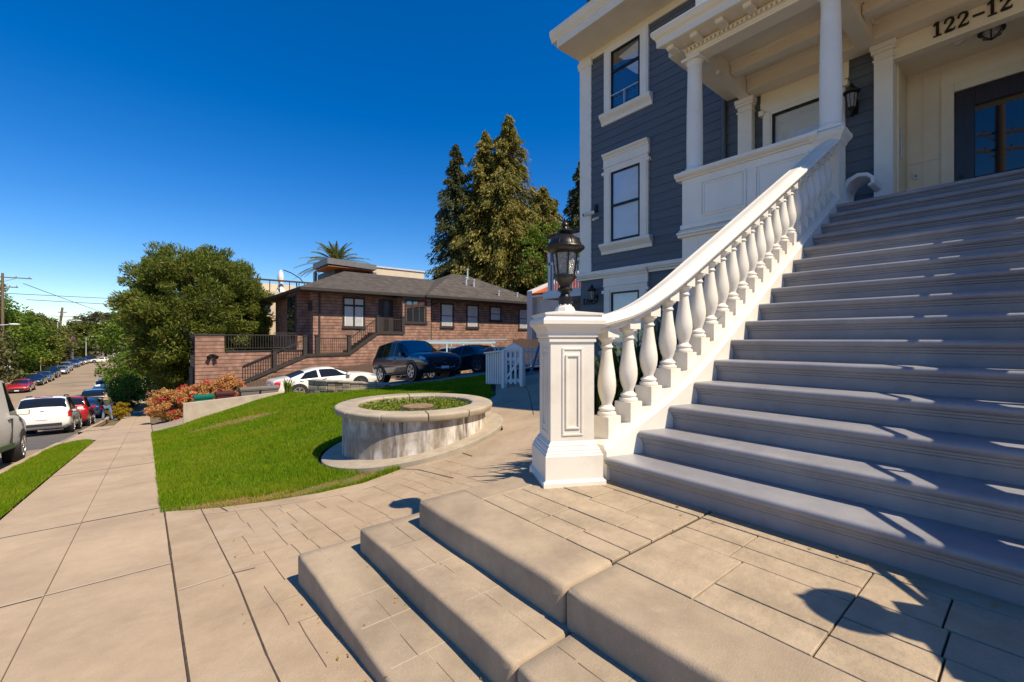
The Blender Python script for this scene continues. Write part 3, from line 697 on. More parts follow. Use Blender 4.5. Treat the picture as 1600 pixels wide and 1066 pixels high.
# dark foundation shrub closing the gap below the porch
# ------------------------------------------------------------------ round planter
PX, PY, PR = 3.57, 6.91, 1.25
def planter():
    t = thing('round_planter', (PX, PY, -.1), 'round stained concrete planter with thick cap ring standing on the lawn edge', 'planter')
    T = Matrix.Translation((PX, PY, 0)); mb = MB(); N = 96
    prof = [(PR - .06, -.5), (PR - .06, .40), (PR - .22, .40), (PR - .22, -.5)]
    mb.lathe(prof + [prof[0]], T, N)
    m = mat('stained_planter_wall', (.36, .29, .20), .9); nt = m.node_tree; L = nt.links.new; b = nt.nodes['Principled BSDF']
    tc = nt.nodes.new('ShaderNodeTexCoord'); mp = nt.nodes.new('ShaderNodeMapping'); mp.inputs['Scale'].default_value = (5.5, 5.5, .9); L(tc.outputs['Object'], mp.inputs['Vector'])
    def noise(scale, lo, hi, vec):
        n = nt.nodes.new('ShaderNodeTexNoise'); n.inputs['Scale'].default_value = scale; n.inputs['Detail'].default_value = 9; n.inputs['Roughness'].default_value = .65; L(vec, n.inputs['Vector'])
        r = nt.nodes.new('ShaderNodeMapRange'); r.inputs['From Min'].default_value = lo; r.inputs['From Max'].default_value = hi; L(n.outputs['Fac'], r.inputs['Value']); return r.outputs[0]
    big = noise(1.3, .36, .52, tc.outputs['Object']); st1 = noise(1., .42, .58, mp.outputs['Vector']); st2 = noise(1.35, .40, .58, mp.outputs['Vector']); fine = noise(14, .3, .75, tc.outputs['Object'])
    def mix(f, c1, c2):
        x = nt.nodes.new('ShaderNodeMixRGB'); L(f, x.inputs['Fac']) if not isinstance(f, float) else None
        for k, c in (('Color1', c1), ('Color2', c2)):
            if isinstance(c, tuple): x.inputs[k].default_value = (*c, 1)
            else: L(c, x.inputs[k])
        return x.outputs[0]
    def mul(a, b_):
        x = nt.nodes.new('ShaderNodeMath'); x.operation = 'MULTIPLY'; L(a, x.inputs[0]); L(b_, x.inputs[1]); return x.outputs[0]
    c0 = mix(fine, (.23, .19, .145), (.36, .30, .23)); c1 = mix(mul(big, st2), c0, (.085, .072, .076)); c2 = mix(mul(big, st1), c1, (.68, .63, .58)); L(c2, b.inputs['Base Color'])
    mb.build('wall', m, t, smooth=40)
    n = 12
    for i in range(n):
        a0 = 2 * math.pi * i / n + .006 + .18; a1 = 2 * math.pi * (i + 1) / n - .006 + .18; mb = MB(); secs = []
        pr = [(PR - .30, .405), (PR - .30, .50), (PR - .275, .520), (PR + .02, .520), (PR + .05, .510), (PR + .062, .488), (PR + .055, .44), (PR + .035, .405)]
        for k in range(11):
            a = lerp(a0, a1, k / 10); secs.append([(PX + r * math.cos(a), PY + r * math.sin(a), z) for r, z in pr])
        mb.loft(secs); mb.build('coping_stone', M['cast'], t, smooth=30, bevel=.008)
    mb = MB(); secs = []
    for k in range(73):
        a = 2 * math.pi * k / 72; c, s = math.cos(a), math.sin(a); sec = []
        for r, dz in ((PR - .2, .045), (PR + .22, .045), (PR + .25, .03), (PR + .255, -.10), (PR - .2, -.10)):
            x, y = PX + r * c, PY + r * s; sec.append((x, y, zg(x, y) + dz))
        secs.append(sec)
    mb.loft(secs, caps=False); mb.build('footing', M['cast'], t, smooth=30)
    mb = MB(); mb.lathe([(PR - .23, .33), (0, .37)], T, 48); mb.build('soil', M['dirt'], t, recalc=False)
    k = 11000; a = rng.uniform(0, 6.283, k); r = (PR - .25) * np.sqrt(rng.uniform(0, 1, k)); keep = (np.sin(a * 3 + 1.) * .25 + rng.uniform(0, 1, k)) > .12
    P = np.stack([PX + r * np.cos(a), PY + r * np.sin(a), .36 + .13 * rng.uniform(0, 1, k) ** 1.5], 1)[keep]
    V, F = leaves(P, .05, .38, .4); o = raw('weed_cover', V, F, LM['weed'], t); o['kind'] = 'stuff'
planter()
t = thing('tree_stump', (3.46, 6.62, .36), 'sawn tree stump low in the weeds inside the round planter', 'stump')
mb = MB(); secs = []
for r, z in ((.31, .33), (.295, .42), (.28, .490), (.272, .497)):
    secs.append([(3.46 + r * (1 + .06 * math.sin(3 * a) + .03 * math.sin(7 * a)) * math.cos(a), 6.62 + r * (1 + .06 * math.sin(3 * a) + .03 * math.sin(7 * a)) * math.sin(a), z) for a in [2 * math.pi * k / 28 for k in range(28)]])
mb.loft(secs); mb.build('bark_ring', M['bark'], t, smooth=40)
mb = MB(); mb.loft([[(3.46 + r * math.cos(a), 6.62 + r * math.sin(a), z) for a in [2 * math.pi * k / 28 for k in range(28)]] for r, z in ((.255, .498), (.25, .503))]); mb.build('cut_face', M['stump'], t)

# leaf litter and clippings caught along the lawn edge and step bases
def litter():
    P = []
    for (x0, y0), (x1, y1), n, w in (((.15, 6.1), (1.6, 5.45), 60, .10), ((1.6, 5.45), (2.7, 5.5), 40, .10), ((.15, 6.2), (.1, 14), 60, .06), ((2.62, -.3), (2.62, 2.0), 26, .03), ((.74, 1.6), (.74, 3.0), 16, .03), ((1.07, 1.4), (1.07, 2.8), 10, .02), ((3.2, 5.1), (2.75, 4.4), 12, .06), ((-1.26, 7), (-1.2, 18), 50, .06), ((.2, -.0), (.5, 5), 14, .25)):
        t = rng.uniform(0, 1, n); x = x0 + (x1 - x0) * t + rng.normal(size=n) * w; y = y0 + (y1 - y0) * t + rng.normal(size=n) * w
        for a, b in zip(x, y):
            z = zg(a, b) + .012
            if -1.1 < b < 2.69 and a > 1.42: z = LZ + .006
            elif -1.2 < b < 2.9 and a > 1.09: z = .353
            elif -1.2 < b < 3.12 and a > .765: z = .201
            P.append((a, b, z))
    P = np.array(P); d = rng.normal(size=P.shape); d[:, 2] *= .15; V, F = leaves(P, .018, .55, 0, d)
    tag(raw('leaf_litter', V, F, LM['dry']), 'small dry leaves and clippings along the lawn edge and walk', 'litter', kind='stuff')
litter()
# ------------------------------------------------------------------ the blue house
W = 9.5
bh = thing('blue_house', (W, 3.0, .6), 'tall slate blue clapboard house with white trim and a columned porch', 'house')
def siding(name, Y0, Y1, z0, z1, x=W, parent=bh, expo=.205, axis='x'):
    """lapped clapboards facing -X (axis x) or facing +-Y"""
    mb = MB(); prof = []; z = z0
    while z < z1 - .01:
        zt = min(z + expo, z1); prof += [(x - .018, z), (x - .004, zt)]; z = zt
    prof += [(x + .25, z1), (x + .25, z0)]
    mb.prism(prof, 'y', Y0, Y1); return mb.build(name, M['blue'], parent)
mb = MB(); mb.box(W - .045, W + .3, 8.02, 8.425, 3.46, 9.18); mb.box(W - .06, W + .3, 8.0, 8.44, 3.46, 3.70)
mb.prism([(W - .045, 9.18), (W - .075, 9.2), (W - .075, 9.25), (W - .10, 9.29), (W - .10, 9.36), (W - .035, 9.38), (W - .035, 9.46), (W + .3, 9.46), (W + .3, 9.18)], 'y', 7.98, 8.46)
mb.build('corner_board', M['trim'], bh, bevel=.006)
mb = MB(); bp = [(W + .1, 3.24), (W - .05, 3.24), (W - .05, 3.29), (W - .10, 3.31), (W - .10, 3.33), (W - .13, 3.36), (W - .13, 3.44), (W - .05, 3.462), (W + .1, 3.462)]
mb.prism(bp, 'y', -4.5, 8.52); mb.build('belt_course', M['trim'], bh)
# main eave
mb = MB(); ep = [(W + .2, 9.30), (W - .05, 9.30), (W - .05, 9.471), (W - .93, 9.471), (W - .95, 9.475), (W - .95, 9.66), (W - .97, 9.68), (W - .97, 9.72), (W - 1.03, 9.80), (W - 1.06, 9.90), (W - 1.06, 9.96), (W - 1.0, 9.98), (W + .2, 10.02)]
mb.prism(ep, 'y', -4.5, 8.44); mb.prism([(W - .96, 9.68), (W - .97, 9.72), (W - 1.03, 9.80), (W - 1.06, 9.90), (W - 1.06, 9.96), (W - .9, 9.985), (W + .2, 10.02), (W + .2, 9.68)], 'y', 8.441, 8.62)
mb.build('eave_cornice', M['eave'], bh)
siding('attic_wall', -4.5, 8.2, 10.02, 12.2)
mb = MB(); mb.box(W + .26, 19, -4.5, 8.19, 9.472, 12.2); mb.build('attic_body', M['blue'], bh)
mb = MB(); mb.prism([(8.6, 12.2), (8.6, 12.5), (14.2, 15.5), (19.6, 12.5), (19.6, 12.2)], 'y', -5, 8.7); mb.build('roof', M['roof'], bh)

def sash_window(y0, y1, z0, z1, zm, x=W, blind=True, tr=.23, hdr=True, curtain=False, sill=True):
    """double-hung window in a white surround; y0 > y1"""
    mb = MB(); f = x - .075
    for (a, b) in ((y0 + tr, y0), (y1, y1 - tr)):
        mb.box(f, x + .05, b, a, z0 - .02, z1 + .08)
        mb.box(f - .018, f + .01, b + .03, a - .03, z0 - .02, z1 + .06)
    if hdr:
        mb.box(f, x + .05, y1 - tr, y0 + tr, z1 + .0805, z1 + .16); h = z1 + .16
        P = [(x + .05, h), (f - .02, h), (f - .02, h + .03), (f, h + .035), (f, h + .22), (f - .02, h + .235), (f - .03, h + .27), (f - .075, h + .32), (f - .085, h + .36), (x + .05, h + .375)]
        mb.prism(P, 'y', y1 - tr - .02, y0 + tr + .02)
        for yy in (y0 + tr, y1 - tr): mb.box(f - .03, x + .02, yy - .055, yy + .055, z1 - .02, z1 + .06)
    else: mb.box(f, x + .05, y1 - tr, y0 + tr, z1 + .0805, z1 + .17)
    mb.box(f, x + .05, y1 - .001, y0 + .001, z1, z1 + .0795)
    fr = mb.build('window', M['trim'], bh, bevel=.004)
    if sill:
        mb = MB(); P = [(x + .05, z0 - .30), (f + .02, z0 - .30), (f + .01, z0 - .22), (f - .03, z0 - .17), (f - .075, z0 - .12), (f - .095, z0 - .085), (f - .095, z0 - .03), (f - .07, z0 - .019), (x + .05, z0)]
        mb.prism(P, 'y', y1 - tr - .10, y0 + tr + .10); mb.build('sill', M['trim'], fr)
    g = x - .052; s = .045; mb = MB()
    mb.box(g - .02, g + .03, y1, y1 + s, z0, z1); mb.box(g - .02, g + .03, y0 - s, y0, z0, z1); mb.box(g - .02, g + .03, y1 + s, y0 - s, z1 - s, z1); mb.box(g - .02, g + .03, y1 + s, y0 - s, z0, z0 + s * 1.3)
    mb.box(g - .024, g + .03, y1 + s, y0 - s, zm - .03, zm + .03); mb.build('sash', M['black'], fr)
    mb = MB(); mb.box(g + .004, g + .008, y1 + s - .004, y0 - s + .004, z0 + s, z1 - s + .004); mb.build('pane', M['glass'], fr)
    mb = MB(); mb.box(x - .026, x - .022, y1 + .01, y0 - .01, z0 + .01, z1 - .01); mb.build('blind' if blind else 'room_behind', M['blind' if blind else 'room'], fr)
    if curtain:
        mb = MB(); q = x - .034; e = y1 + s
        def drape(pts):                                     # pleated cloth, thin but solid
            n = 24; secs = []
            for k in range(n + 1):
                u = k / n; top = pts[0][1] if False else lerp(pts[0][1], pts[1][1], u); bot = lerp(pts[3][1], pts[2][1], u); yy = lerp(pts[0][0], pts[1][0], u); yb = lerp(pts[3][0], pts[2][0], u); dx = .004 * math.sin(k * 2.1)
                secs.append([(q + dx - .0015, yy, top), (q + dx + .0015, yy, top), (q + dx + .0015, yb, bot), (q + dx - .0015, yb, bot)])
            mb.loft(secs)
        drape([(y0 - .22, z1 - .22), (e, z1 - .10), (e, zm + .02), (y0 - .40, zm + .16)])
        drape([(y0 - .44, zm - .04), (e, zm - .04), (e, z0 + .62), (e + .06, z0 + .62)])
        mb.build('curtain', M['curtain'], fr, smooth=60)
        mb = MB(); mb.cyl((g - .06, y0 - .02, z0 + .36), (g - .06, y1 + .02, z0 + .36), .012); mb.cyl((g - .06, (y0 + y1) / 2, z0), (g - .06, (y0 + y1) / 2, z0 + .36), .01)
        mb.cyl((g - .06, (y0 + y1) / 2 - .03, z0), (g - .06, (y0 + y1) / 2 - .03, z0 + .36), .006); mb.build('guard_rail', M['galv'], fr)
    return fr
sash_window(7.318, 6.43, 4.16, 5.99, 5.10)
sash_window(7.318, 6.43, 7.62, 9.17, 8.62, hdr=False, blind=False, curtain=True)
sash_window(7.318, 6.45, 1.30, 2.83, 2.05)
# ---- porch
COLX = 7.35; PY0, PY1 = 4.05, -2.49
for ya, yb in ((PY1, 1.56 - 1.79), (1.92, PY0 - .02)): mb = MB(); mb.box(7.26, W, ya, yb, 3.17, 3.393); mb.build('porch_floor', M['stair'], bh)
def porch_base():
    mb = MB(); x = 7.20
    for (a, b) in ((PY0 - .30, PY0), (2.02, 2.30)): mb.box(x, x + .2, a, b, -.3, 3.36)
    mb.box(x, x + .2, 2.3005, PY0 - .3005, 3.10, 3.36)
    P = [(x + .2, 3.361), (x - .05, 3.361), (x - .05, 3.39), (x - .09, 3.41), (x - .09, 3.44), (x - .03, 3.47), (x, 3.50), (x + .2, 3.50)]
    mb.prism(P, 'y', 1.99, PY0 + .06); mb.build('porch_base_trim', M['trim'], bh, bevel=.004)
    siding('porch_skirt', 2.30, PY0 - .3, -.3, 3.10, x=7.26)
    mb = MB(); mb.box(7.3, W, PY0 - .2, PY0 - .02, -.3, 3.16); mb.build('porch_side_wall', M['blue'], bh)
porch_base()
def parapet(name, y0, y1, px, with_panels):
    mb = MB(); x = px; mb.box(x, x + .24, y0, y1, 3.501, 4.36)
    P = [(x + .28, 4.361), (x - .02, 4.361), (x - .035, 4.385), (x - .07, 4.40), (x - .10, 4.43), (x - .10, 4.475), (x - .07, 4.485), (x + .30, 4.50), (x + .34, 4.46), (x + .30, 4.39)]
    mb.prism(P, 'y', y0 - .02, y1 + .10); mb.box(x - .035, x, y0, y1 + .02, 3.502, 3.575)
    o = mb.build(name, M['trim'], bh, bevel=.004)
    for (a, b) in with_panels:
        m2 = MB()
        for d, g in ((.0, .03), (.05, .02)):
            aa, bb, za, zb = a + d, b - d, 3.66 + d, 4.26 - d; f = x - (.018 if d == 0 else .010)
            m2.box(f, x + .01, aa, bb, zb - g, zb); m2.box(f, x + .01, aa, bb, za, za + g); m2.box(f, x + .01, aa, aa + g, za + g + .0005, zb - g - .0005); m2.box(f, x + .01, bb - g, bb, za + g + .0005, zb - g - .0005)
        m2.build('panel_moulding', M['trim'], o)
parapet('porch_parapet', 2.03, PY0, 7.20, [(2.98, 3.72), (2.14, 2.86)])
parapet('porch_parapet', PY1, 1.56 - 2.03, 7.20, [])
mb = MB(); mb.box(7.445, W - .05, PY0 - .26, PY0 - .04, 3.501, 4.36); mb.box(7.445, W - .05, PY0 - .34, PY0 + .06, 4.361, 4.49); mb.build('porch_side_parapet', M['trim'], bh)
def pier(y):
    mb = MB(); s = [(.135, 3.38), (.135, 3.60), (.125, 3.62), (.125, 4.26), (.15, 4.29), (.16, 4.33), (.19, 4.37), (.205, 4.40), (.205, 4.44), (.19, 4.46), (.05, 4.49)]
    mb.loft([[(7.34 + a * h, y + b * h, z) for a, b in ((-1, -1), (1, -1), (1, 1), (-1, 1))] for h, z in s]); mb.build('stair_pier', M['white'], bh)
pier(1.915); pier(2 * YC - 1.915)
def column(x, y, z0=4.49, z1=6.46):
    mb = MB(); T = Matrix.Translation((x, y, 0))
    mb.lathe([(.150, z0 + .031), (.158, z0 + .05), (.150, z0 + .075), (.136, z0 + .085), (.132, z0 + .10), (.1345, z0 + .5), (.129, z0 + 1.1), (.115, z1 - .2), (.114, z1 - .165), (.124, z1 - .16), (.124, z1 - .145), (.114, z1 - .14), (.114, z1 - .10), (.135, z1 - .07), (.148, z1 - .055), (.148, z1 - .051)], T, 32)
    c = mb.build('column', M['trim'], bh, smooth=40)
    mb = MB(); mb.box(x - .165, x + .165, y - .165, y + .165, z0 - .01, z0 + .03); mb.build('column_base', M['trim'], c, bevel=.005)
    mb = MB(); mb.box(x - .165, x + .165, y - .165, y + .165, z1 - .05, z1 + .002); mb.build('capital', M['trim'], c, bevel=.008)
for y in (3.90, 1.915, 2 * YC - 1.915, 2 * YC - 3.90): column(COLX, y)
# entablature
mb = MB(); f = 7.21
ep = [(7.49, 6.462), (f, 6.462), (f, 6.495), (f - .012, 6.496), (f - .012, 6.52), (f - .03, 6.53), (f - .03, 6.632), (6.83, 6.632), (6.81, 6.64), (6.81, 6.73), (6.80, 6.745), (6.80, 6.765), (6.76, 6.80), (6.73, 6.845), (6.73, 6.895), (6.75, 6.915), (7.49, 6.98)]
YF = 3.97
mb.prism(ep, 'y', PY1 - .4, YF)
def ret(poly_x):  # cornice return along the left flank, same profile turned
    k = [(YF + (f - px) * .85, z) for px, z in poly_x if px <= f]
    return k
kp = [(3.77, 6.462)] + ret(ep)[0:] + [(3.77, 6.98)]
mb.prism(kp, 'x', 7.2, W - .03)
# mitred corner block
co = [(f - .03, 6.632), (6.83, 6.633), (6.81, 6.64), (6.81, 6.73), (6.80, 6.745), (6.80, 6.765), (6.76, 6.80), (6.73, 6.845), (6.73, 6.895), (6.75, 6.915), (f, 6.96)]
mb.loft([[(px, YF + .001, z) for px, z in co], [(px, YF + (f - px) * .85, z) for px, z in co]])
ent = mb.build('entablature', M['eave'], bh)
mb = MB(); y = 3.98
while y > -.8: mb.box(f - .072, f - .03, y - .038, y, 6.535, 6.578); y -= .07
mb.box(f - .082, f - .03, -.8, 4.02, 6.5785, 6.592); mb.build('dentil_band', M['eave'], ent)
mb = MB(); y = 4.17
while y > -.8:
    mb = MB(); mb.prism([(f - .083, 6.568), (f - .28, 6.568), (f - .31, 6.585), (f - .31, 6.6315), (f - .083, 6.6315)], 'y', y - .12, y); y -= .42; mb.build('modillion', M['eave'], ent, bevel=.004)
# porch ceiling and beams
mb = MB(); mb.box(7.49, W, PY1 - .3, 3.77, 6.76, 6.80); mb.build('porch_ceiling', M['porch'], bh)
def beam(x0, x1, y0, y1, z0=6.47):
    mb = MB(); mb.box(x0, x1, y0, y1, z0, 6.759); e = .04
    if x1 - x0 > y1 - y0: mb.box(x0, x1, y0 - e, y1 + e, 6.70, 6.7585)
    else: mb.box(x0 - e, x1 + e, y0, y1, 6.70, 6.7585)
    mb.build('ceiling_beam', M['porch'], bh, bevel=.006)
beam(7.495, W - .4, 1.80, 2.03); beam(7.495, W - .4, -.47, -.24)
beam(8.40, 8.58, 2.05, 3.76, 6.55); beam(8.40, 8.58, -.23, 1.79, 6.55); beam(W - .395, W - .02, -.9, 3.76, 6.475)
mb = MB(); mb.cyl((8.0, 3.80, 6.47), (8.0, 3.80, 6.41), .04, .03); mb.build('ceiling_camera', M['white'], bh)
# wall pieces under the porch
def pilaster(y0, y1, x0=W - .17, z1=6.47):
    mb = MB(); mb.box(x0, W + .02, y1, y0, 3.39, z1); c = .03
    for k, (h0, h1) in enumerate(((z1 - .09, z1 - .002), (z1 - .15, z1 - .09), (z1 - .27, z1 - .24))): mb.box(x0 - c * (1.6 - .5 * k), W + .02, y1 - c * (1.6 - .5 * k), y0 + c * (1.6 - .5 * k), h0 + .001, h1)
    mb.build('pilaster', M['trim'], bh, bevel=.004)
pilaster(4.03, 3.76); pilaster(1.83, 1.587); pilaster(-.05, -.27)
mb = MB(); mb.cyl((W - .07, 4.36, .6), (W - .07, 4.36, 9.4), .045, n=12); mb.build('downpipe', M['blue'], bh, smooth=50)
mb = MB(); mb.box(W - .08, W, 4.9, 5.02, 5.35, 5.6); mb.build('meter_box', M['blue'], bh, bevel=.01)
sash_window(3.42, 2.42, 4.2, 6.0, 5.0, tr=.17, hdr=False)
mb = MB(); mb.box(W - .06, W + .02, 2.2, 3.64, 6.171, 6.30); mb.box(W - .045, W + .02, 2.2, 3.64, 6.301, 6.474)
for y in (3.6, 2.25): mb.box(W - .13, W, y - .05, y + .05, 6.02, 6.12)
mb.build('window_frieze', M['porch'], bh, bevel=.005)
# recessed entry: cut the look of the opening with its own walls in front of the siding plane
RX = 10.42
# the siding plane, left open at the entry
siding('wall', 1.6, 8.02, 3.46, 9.47); siding('wall', -4.5, -.04, 3.46, 9.47); siding('wall', -.04, 1.6, 6.75, 9.47); siding('wall', -4.5, 8.42, -.3, 3.24)
mb = MB(); mb.box(W + .05, 19, 1.66, 8.40, -.3, 9.47); mb.box(W + .05, 19, -4.5, -.10, -.3, 9.47); mb.box(W + .05, 19, -.1, 1.66, 6.75, 9.47); mb.box(10.9, 19, -.1, 1.66, 3.4, 6.75); mb.build('wall_body', M['blue'], bh)
mb = MB()
mb.box(W - .03, RX + .2, 1.590, 1.655, 3.39, 6.7); mb.box(W + .03, RX + .2, -.095, -.042, 3.39, 6.7); mb.box(W + .03, RX + .2, -.04, 1.5895, 6.25, 6.3)
mb.box(RX, RX + .1, 1.14, 1.5895, 3.39, 6.25); mb.box(RX, RX + .1, -.04, 1.1395, 5.86, 6.25); mb.box(W, RX, -.04, 1.6, 3.30, 3.394)
for y in (1.57, 1.37, 1.15): mb.box(RX - .012, RX, y - .006, y + .006, 3.4, 6.24)
mb.box(RX - .014, RX, 1.155, 1.575, 4.68, 4.70)
mb.box(W + .15, W + .22, 1.565, 1.5895, 3.39, 6.24)
mb.build('entry_recess', M['porch'], bh)
mb = MB(); mb.box(W - .12, W + .029, -.04, 1.609, 6.19, 6.47); mb.box(W - .10, W + .029, -.26, 1.62, 6.4705, 6.76); mb.box(W - .14, W + .029, -.04, 1.6085, 6.15, 6.1895); mb.build('entry_lintel', M['porch'], bh, bevel=.004)
RT = Matrix(((0, 0, -1, 0), (-1, 0, 0, 0), (0, 1, 0, 0), (0, 0, 0, 1)))       # text faces -X, reads along -Y
def stroke(mb, pts, T, ext):
    secs = []
    for i, (u, v, w) in enumerate(pts):
        a = pts[max(i - 1, 0)]; b = pts[min(i + 1, len(pts) - 1)]; d = Vector((b[0] - a[0], b[1] - a[1])).normalized(); n = Vector((-d.y, d.x)) * w / 2
        secs.append([T @ Vector((u + n.x, v + n.y, 0)), T @ Vector((u - n.x, v - n.y, 0)), T @ Vector((u - n.x, v - n.y, ext)), T @ Vector((u + n.x, v + n.y, ext))])
    mb.loft(secs)
def numerals(body, h, x, y, z, ext):
    mb = MB(); ox = 0.
    for ch in body:
        T = Matrix.Translation((x, y, z)) @ RT @ Matrix.Diagonal((h, h, 1, 1)) @ Matrix.Translation((ox, 0, 0))
        if ch == '1':
            mb.box(.17, .34, .03, 1., 0, ext, T); mb.box(.04, .47, 0, .065, 0, ext * 1.02, T); stroke(mb, [(.02, .80, .03), (.10, .86, .09), (.20, .96, .08)], T, ext * .98); ox += .58
        elif ch == '2':
            stroke(mb, [(.06, .68, .10), (.06, .78, .12), (.11, .90, .09), (.22, .97, .06), (.33, .96, .08), (.44, .88, .14), (.47, .74, .17), (.42, .58, .15), (.30, .40, .10), (.16, .22, .07), (.06, .06, .06)], T, ext)
            stroke(mb, [(.04, .07, .13), (.20, .085, .16), (.40, .07, .14), (.52, .09, .10), (.56, .22, .03)], T, ext * 1.02); ox += .68
        elif ch == '0':
            stroke(mb, [(.30 + .20 * math.cos(a), .5 + .45 * math.sin(a), .07 + .11 * abs(math.cos(a))) for a in [2 * math.pi * k / 28 for k in range(29)]], T, ext); ox += .68
        else: mb.box(.06, .62, .36, .47, 0, ext, T); ox += .72
    return mb.build('house_number', M['black'], bh)
numerals('122-12', .215, W - .121, 1.12, 6.255, .03)
numerals('120', .17, W - .024, 8.33, 2.56, .022)
dr = MB(); dr.box(RX - .05, RX + .02, .98, 1.14, 3.39, 5.859); dr.box(RX - .05, RX + .02, -.04, .979, 5.72, 5.859); dr = dr.build('door_casing', M['porch'], bh, bevel=.006)
mb = MB(); d0, d1, g0, g1, gz0, gz1 = .978, -.04, .74, .215, 4.25, 5.42
mb.box(RX - .02, RX + .03, g0, d0, 3.40, 5.718); mb.box(RX - .02, RX + .03, d1, g1, 3.40, 5.718); mb.box(RX - .02, RX + .03, g1, g0, gz1, 5.718); mb.box(RX - .02, RX + .03, g1, g0, 3.40, gz0)
for a, b, c, e in ((g1 - .02, g0 + .02, gz1, gz1 + .02), (g1 - .02, g0 + .02, gz0 - .02, gz0)): mb.box(RX - .03, RX, a, b, c, e)
do = mb.build('door', M['door'], bh, bevel=.006)
mb = MB(); mb.box(RX - .002, RX + .004, g1, g0, gz0, gz1); mb.build('glass_panel', M['doorglass'], do)
mb = MB(); mb.cyl((RX - .02, .90, 4.16), (RX - .09, .90, 4.16), .028); mb.cyl((RX - .02, .90, 4.30), (RX - .05, .90, 4.30), .03); mb.build('handle', M['black'], do, smooth=40)
mb = MB(); mb.cyl((W + .3, 1.56, 4.65), (W + .3, 1.56, 5.15), .018); mb.build('pull_bar', M['galv'], bh)
mb = MB(); mb.box(RX - .03, RX - .012, 1.42, 1.50, 4.40, 4.52); o = mb.build('doorbell', M['white'], bh, bevel=.006)
mb = MB(); mb.box(RX - .034, RX - .030, 1.445, 1.475, 4.44, 4.48); mb.build('button', M['bluew'], o)
# white parapet pedestal on the porch roof
mb = MB(); mb.box(7.30, 7.75, 3.1, 3.86, 6.99, 8.6); mb.prism([(7.30, 7.95), (7.25, 8.0), (7.25, 8.1), (7.30, 8.15)], 'y', 3.0, 3.9); mb.box(7.40, 7.65, -2.2, 3.0995, 6.99, 8.1); mb.box(7.751, W, 3.5, 3.75, 6.99, 8.1); mb.build('balcony_parapet', M['trim'], bh)
mb = MB(); mb.box(7.25, W, PY1 - .38, 3.95, 6.81, 6.985); mb.build('porch_roof', M['roof'], bh)

# ---- fittings that hang on the house
def wall_lantern(x, y, z, label):
    t = thing('wall_lantern', (x, y, z), label, 'lantern', 'black wall lanterns on the blue house'); T = Matrix.Translation((x - .19, y, z))
    mb = MB(); mb.box(x - .025, x - .006, y - .06, y + .06, z - .22, z + .02); mb.tube([(x - .02, y, z - .16), (x - .10, y, z - .27), (x - .17, y, z - .25), (x - .19, y, z - .17)], .014, 8); mb.tube([(x - .02, y, z - .02), (x - .08, y, z - .12), (x - .14, y, z - .19)], .012, 8); mb.build('bracket', M['black'], t, smooth=45)
    mb = MB(); mb.lathe([(.058, -.15), (.082, .08), (0, .08)], T, 8); mb.build('glass', M['hammered'], t)
    mb = MB(); mb.lathe([(0, -.24), (.02, -.23), (.03, -.20), (.058, -.17), (.066, -.152), (.06, -.148)], T, 16); mb.lathe([(.088, .075), (.125, .10), (.130, .115), (.11, .125), (.085, .165), (.04, .20), (.03, .215), (.042, .225), (.02, .245), (.014, .265), (.0, .275)], T, 16)
    for i in range(8):
        a = i * math.pi / 4; mb.bar(T @ Vector((.062 * math.cos(a), .062 * math.sin(a), -.155)), T @ Vector((.086 * math.cos(a), .086 * math.sin(a), .085)), .009, .009)
    mb.build('cage', M['black'], t, smooth=40)
wall_lantern(W, 2.13, 5.72, 'black wall lantern on the blue porch wall beside the entry pilaster')
wall_lantern(W, 7.86, 2.82, 'black wall lantern on the ground floor wall beside number 120')
t = thing('ceiling_lantern', (9.72, .52, 6.25), 'dark domed lantern hanging under the entry ceiling above the door', 'lantern'); T = Matrix.Translation((9.72, .52, 6.25))
mb = MB(); mb.lathe([(.09, 0), (.14, -.02), (.15, -.05), (.145, -.065), (.12, -.05)], T, 20)
for i in range(6):
    a = i * math.pi / 3; mb.tube([T @ Vector((.125 * math.cos(a), .125 * math.sin(a), -.05)), T @ Vector((.10 * math.cos(a), .10 * math.sin(a), -.12)), T @ Vector((0, 0, -.18))], .010, 6)
mb.build('cage', M['black'], t, smooth=40)
mb = MB(); mb.lathe([(.115, -.055), (.10, -.11), (.05, -.15), (0, -.165)], T, 20); mb.build('glass', M['hammered'], t, smooth=60)
t = thing('smoke_detector', (9.75, .86, 6.25), 'small round white smoke detector on the entry ceiling', 'detector'); T = Matrix.Translation((9.75, .86, 6.25))
mb = MB(); mb.lathe([(.07, 0), (.07, -.03), (.05, -.05), (0, -.055)], T, 20); mb.build('case', M['white'], t, smooth=40)
t = thing('security_camera', (W, 7.93, 5.02), 'white security camera on the corner board beside the middle window', 'camera')
mb = MB(); mb.box(W - .08, W - .02, 7.80, 7.88, 5.08, 5.26); mb.tube([(W - .05, 7.84, 5.1), (W - .14, 7.90, 5.02), (W - .18, 7.93, 5.02)], .02, 8); mb.build('mount', M['black'], t)
mb = MB(); mb.cyl((W - .10, 7.86, 5.06), (W - .30, 8.06, 4.99), .05, .052, 16); mb.build('housing', M['white'], t, smooth=50)
mb = MB(); mb.cyl((W - .30, 8.06, 4.99), (W - .315, 8.075, 4.985), .04, .036, 16); mb.build('lens', M['plastic'], t, smooth=50)
mb = MB(); mb.cyl((W - .06, 7.74, 4.9), (W - .22, 7.80, 4.82), .03, .035, 12); mb.build('floodlight', M['white'], t, smooth=50)
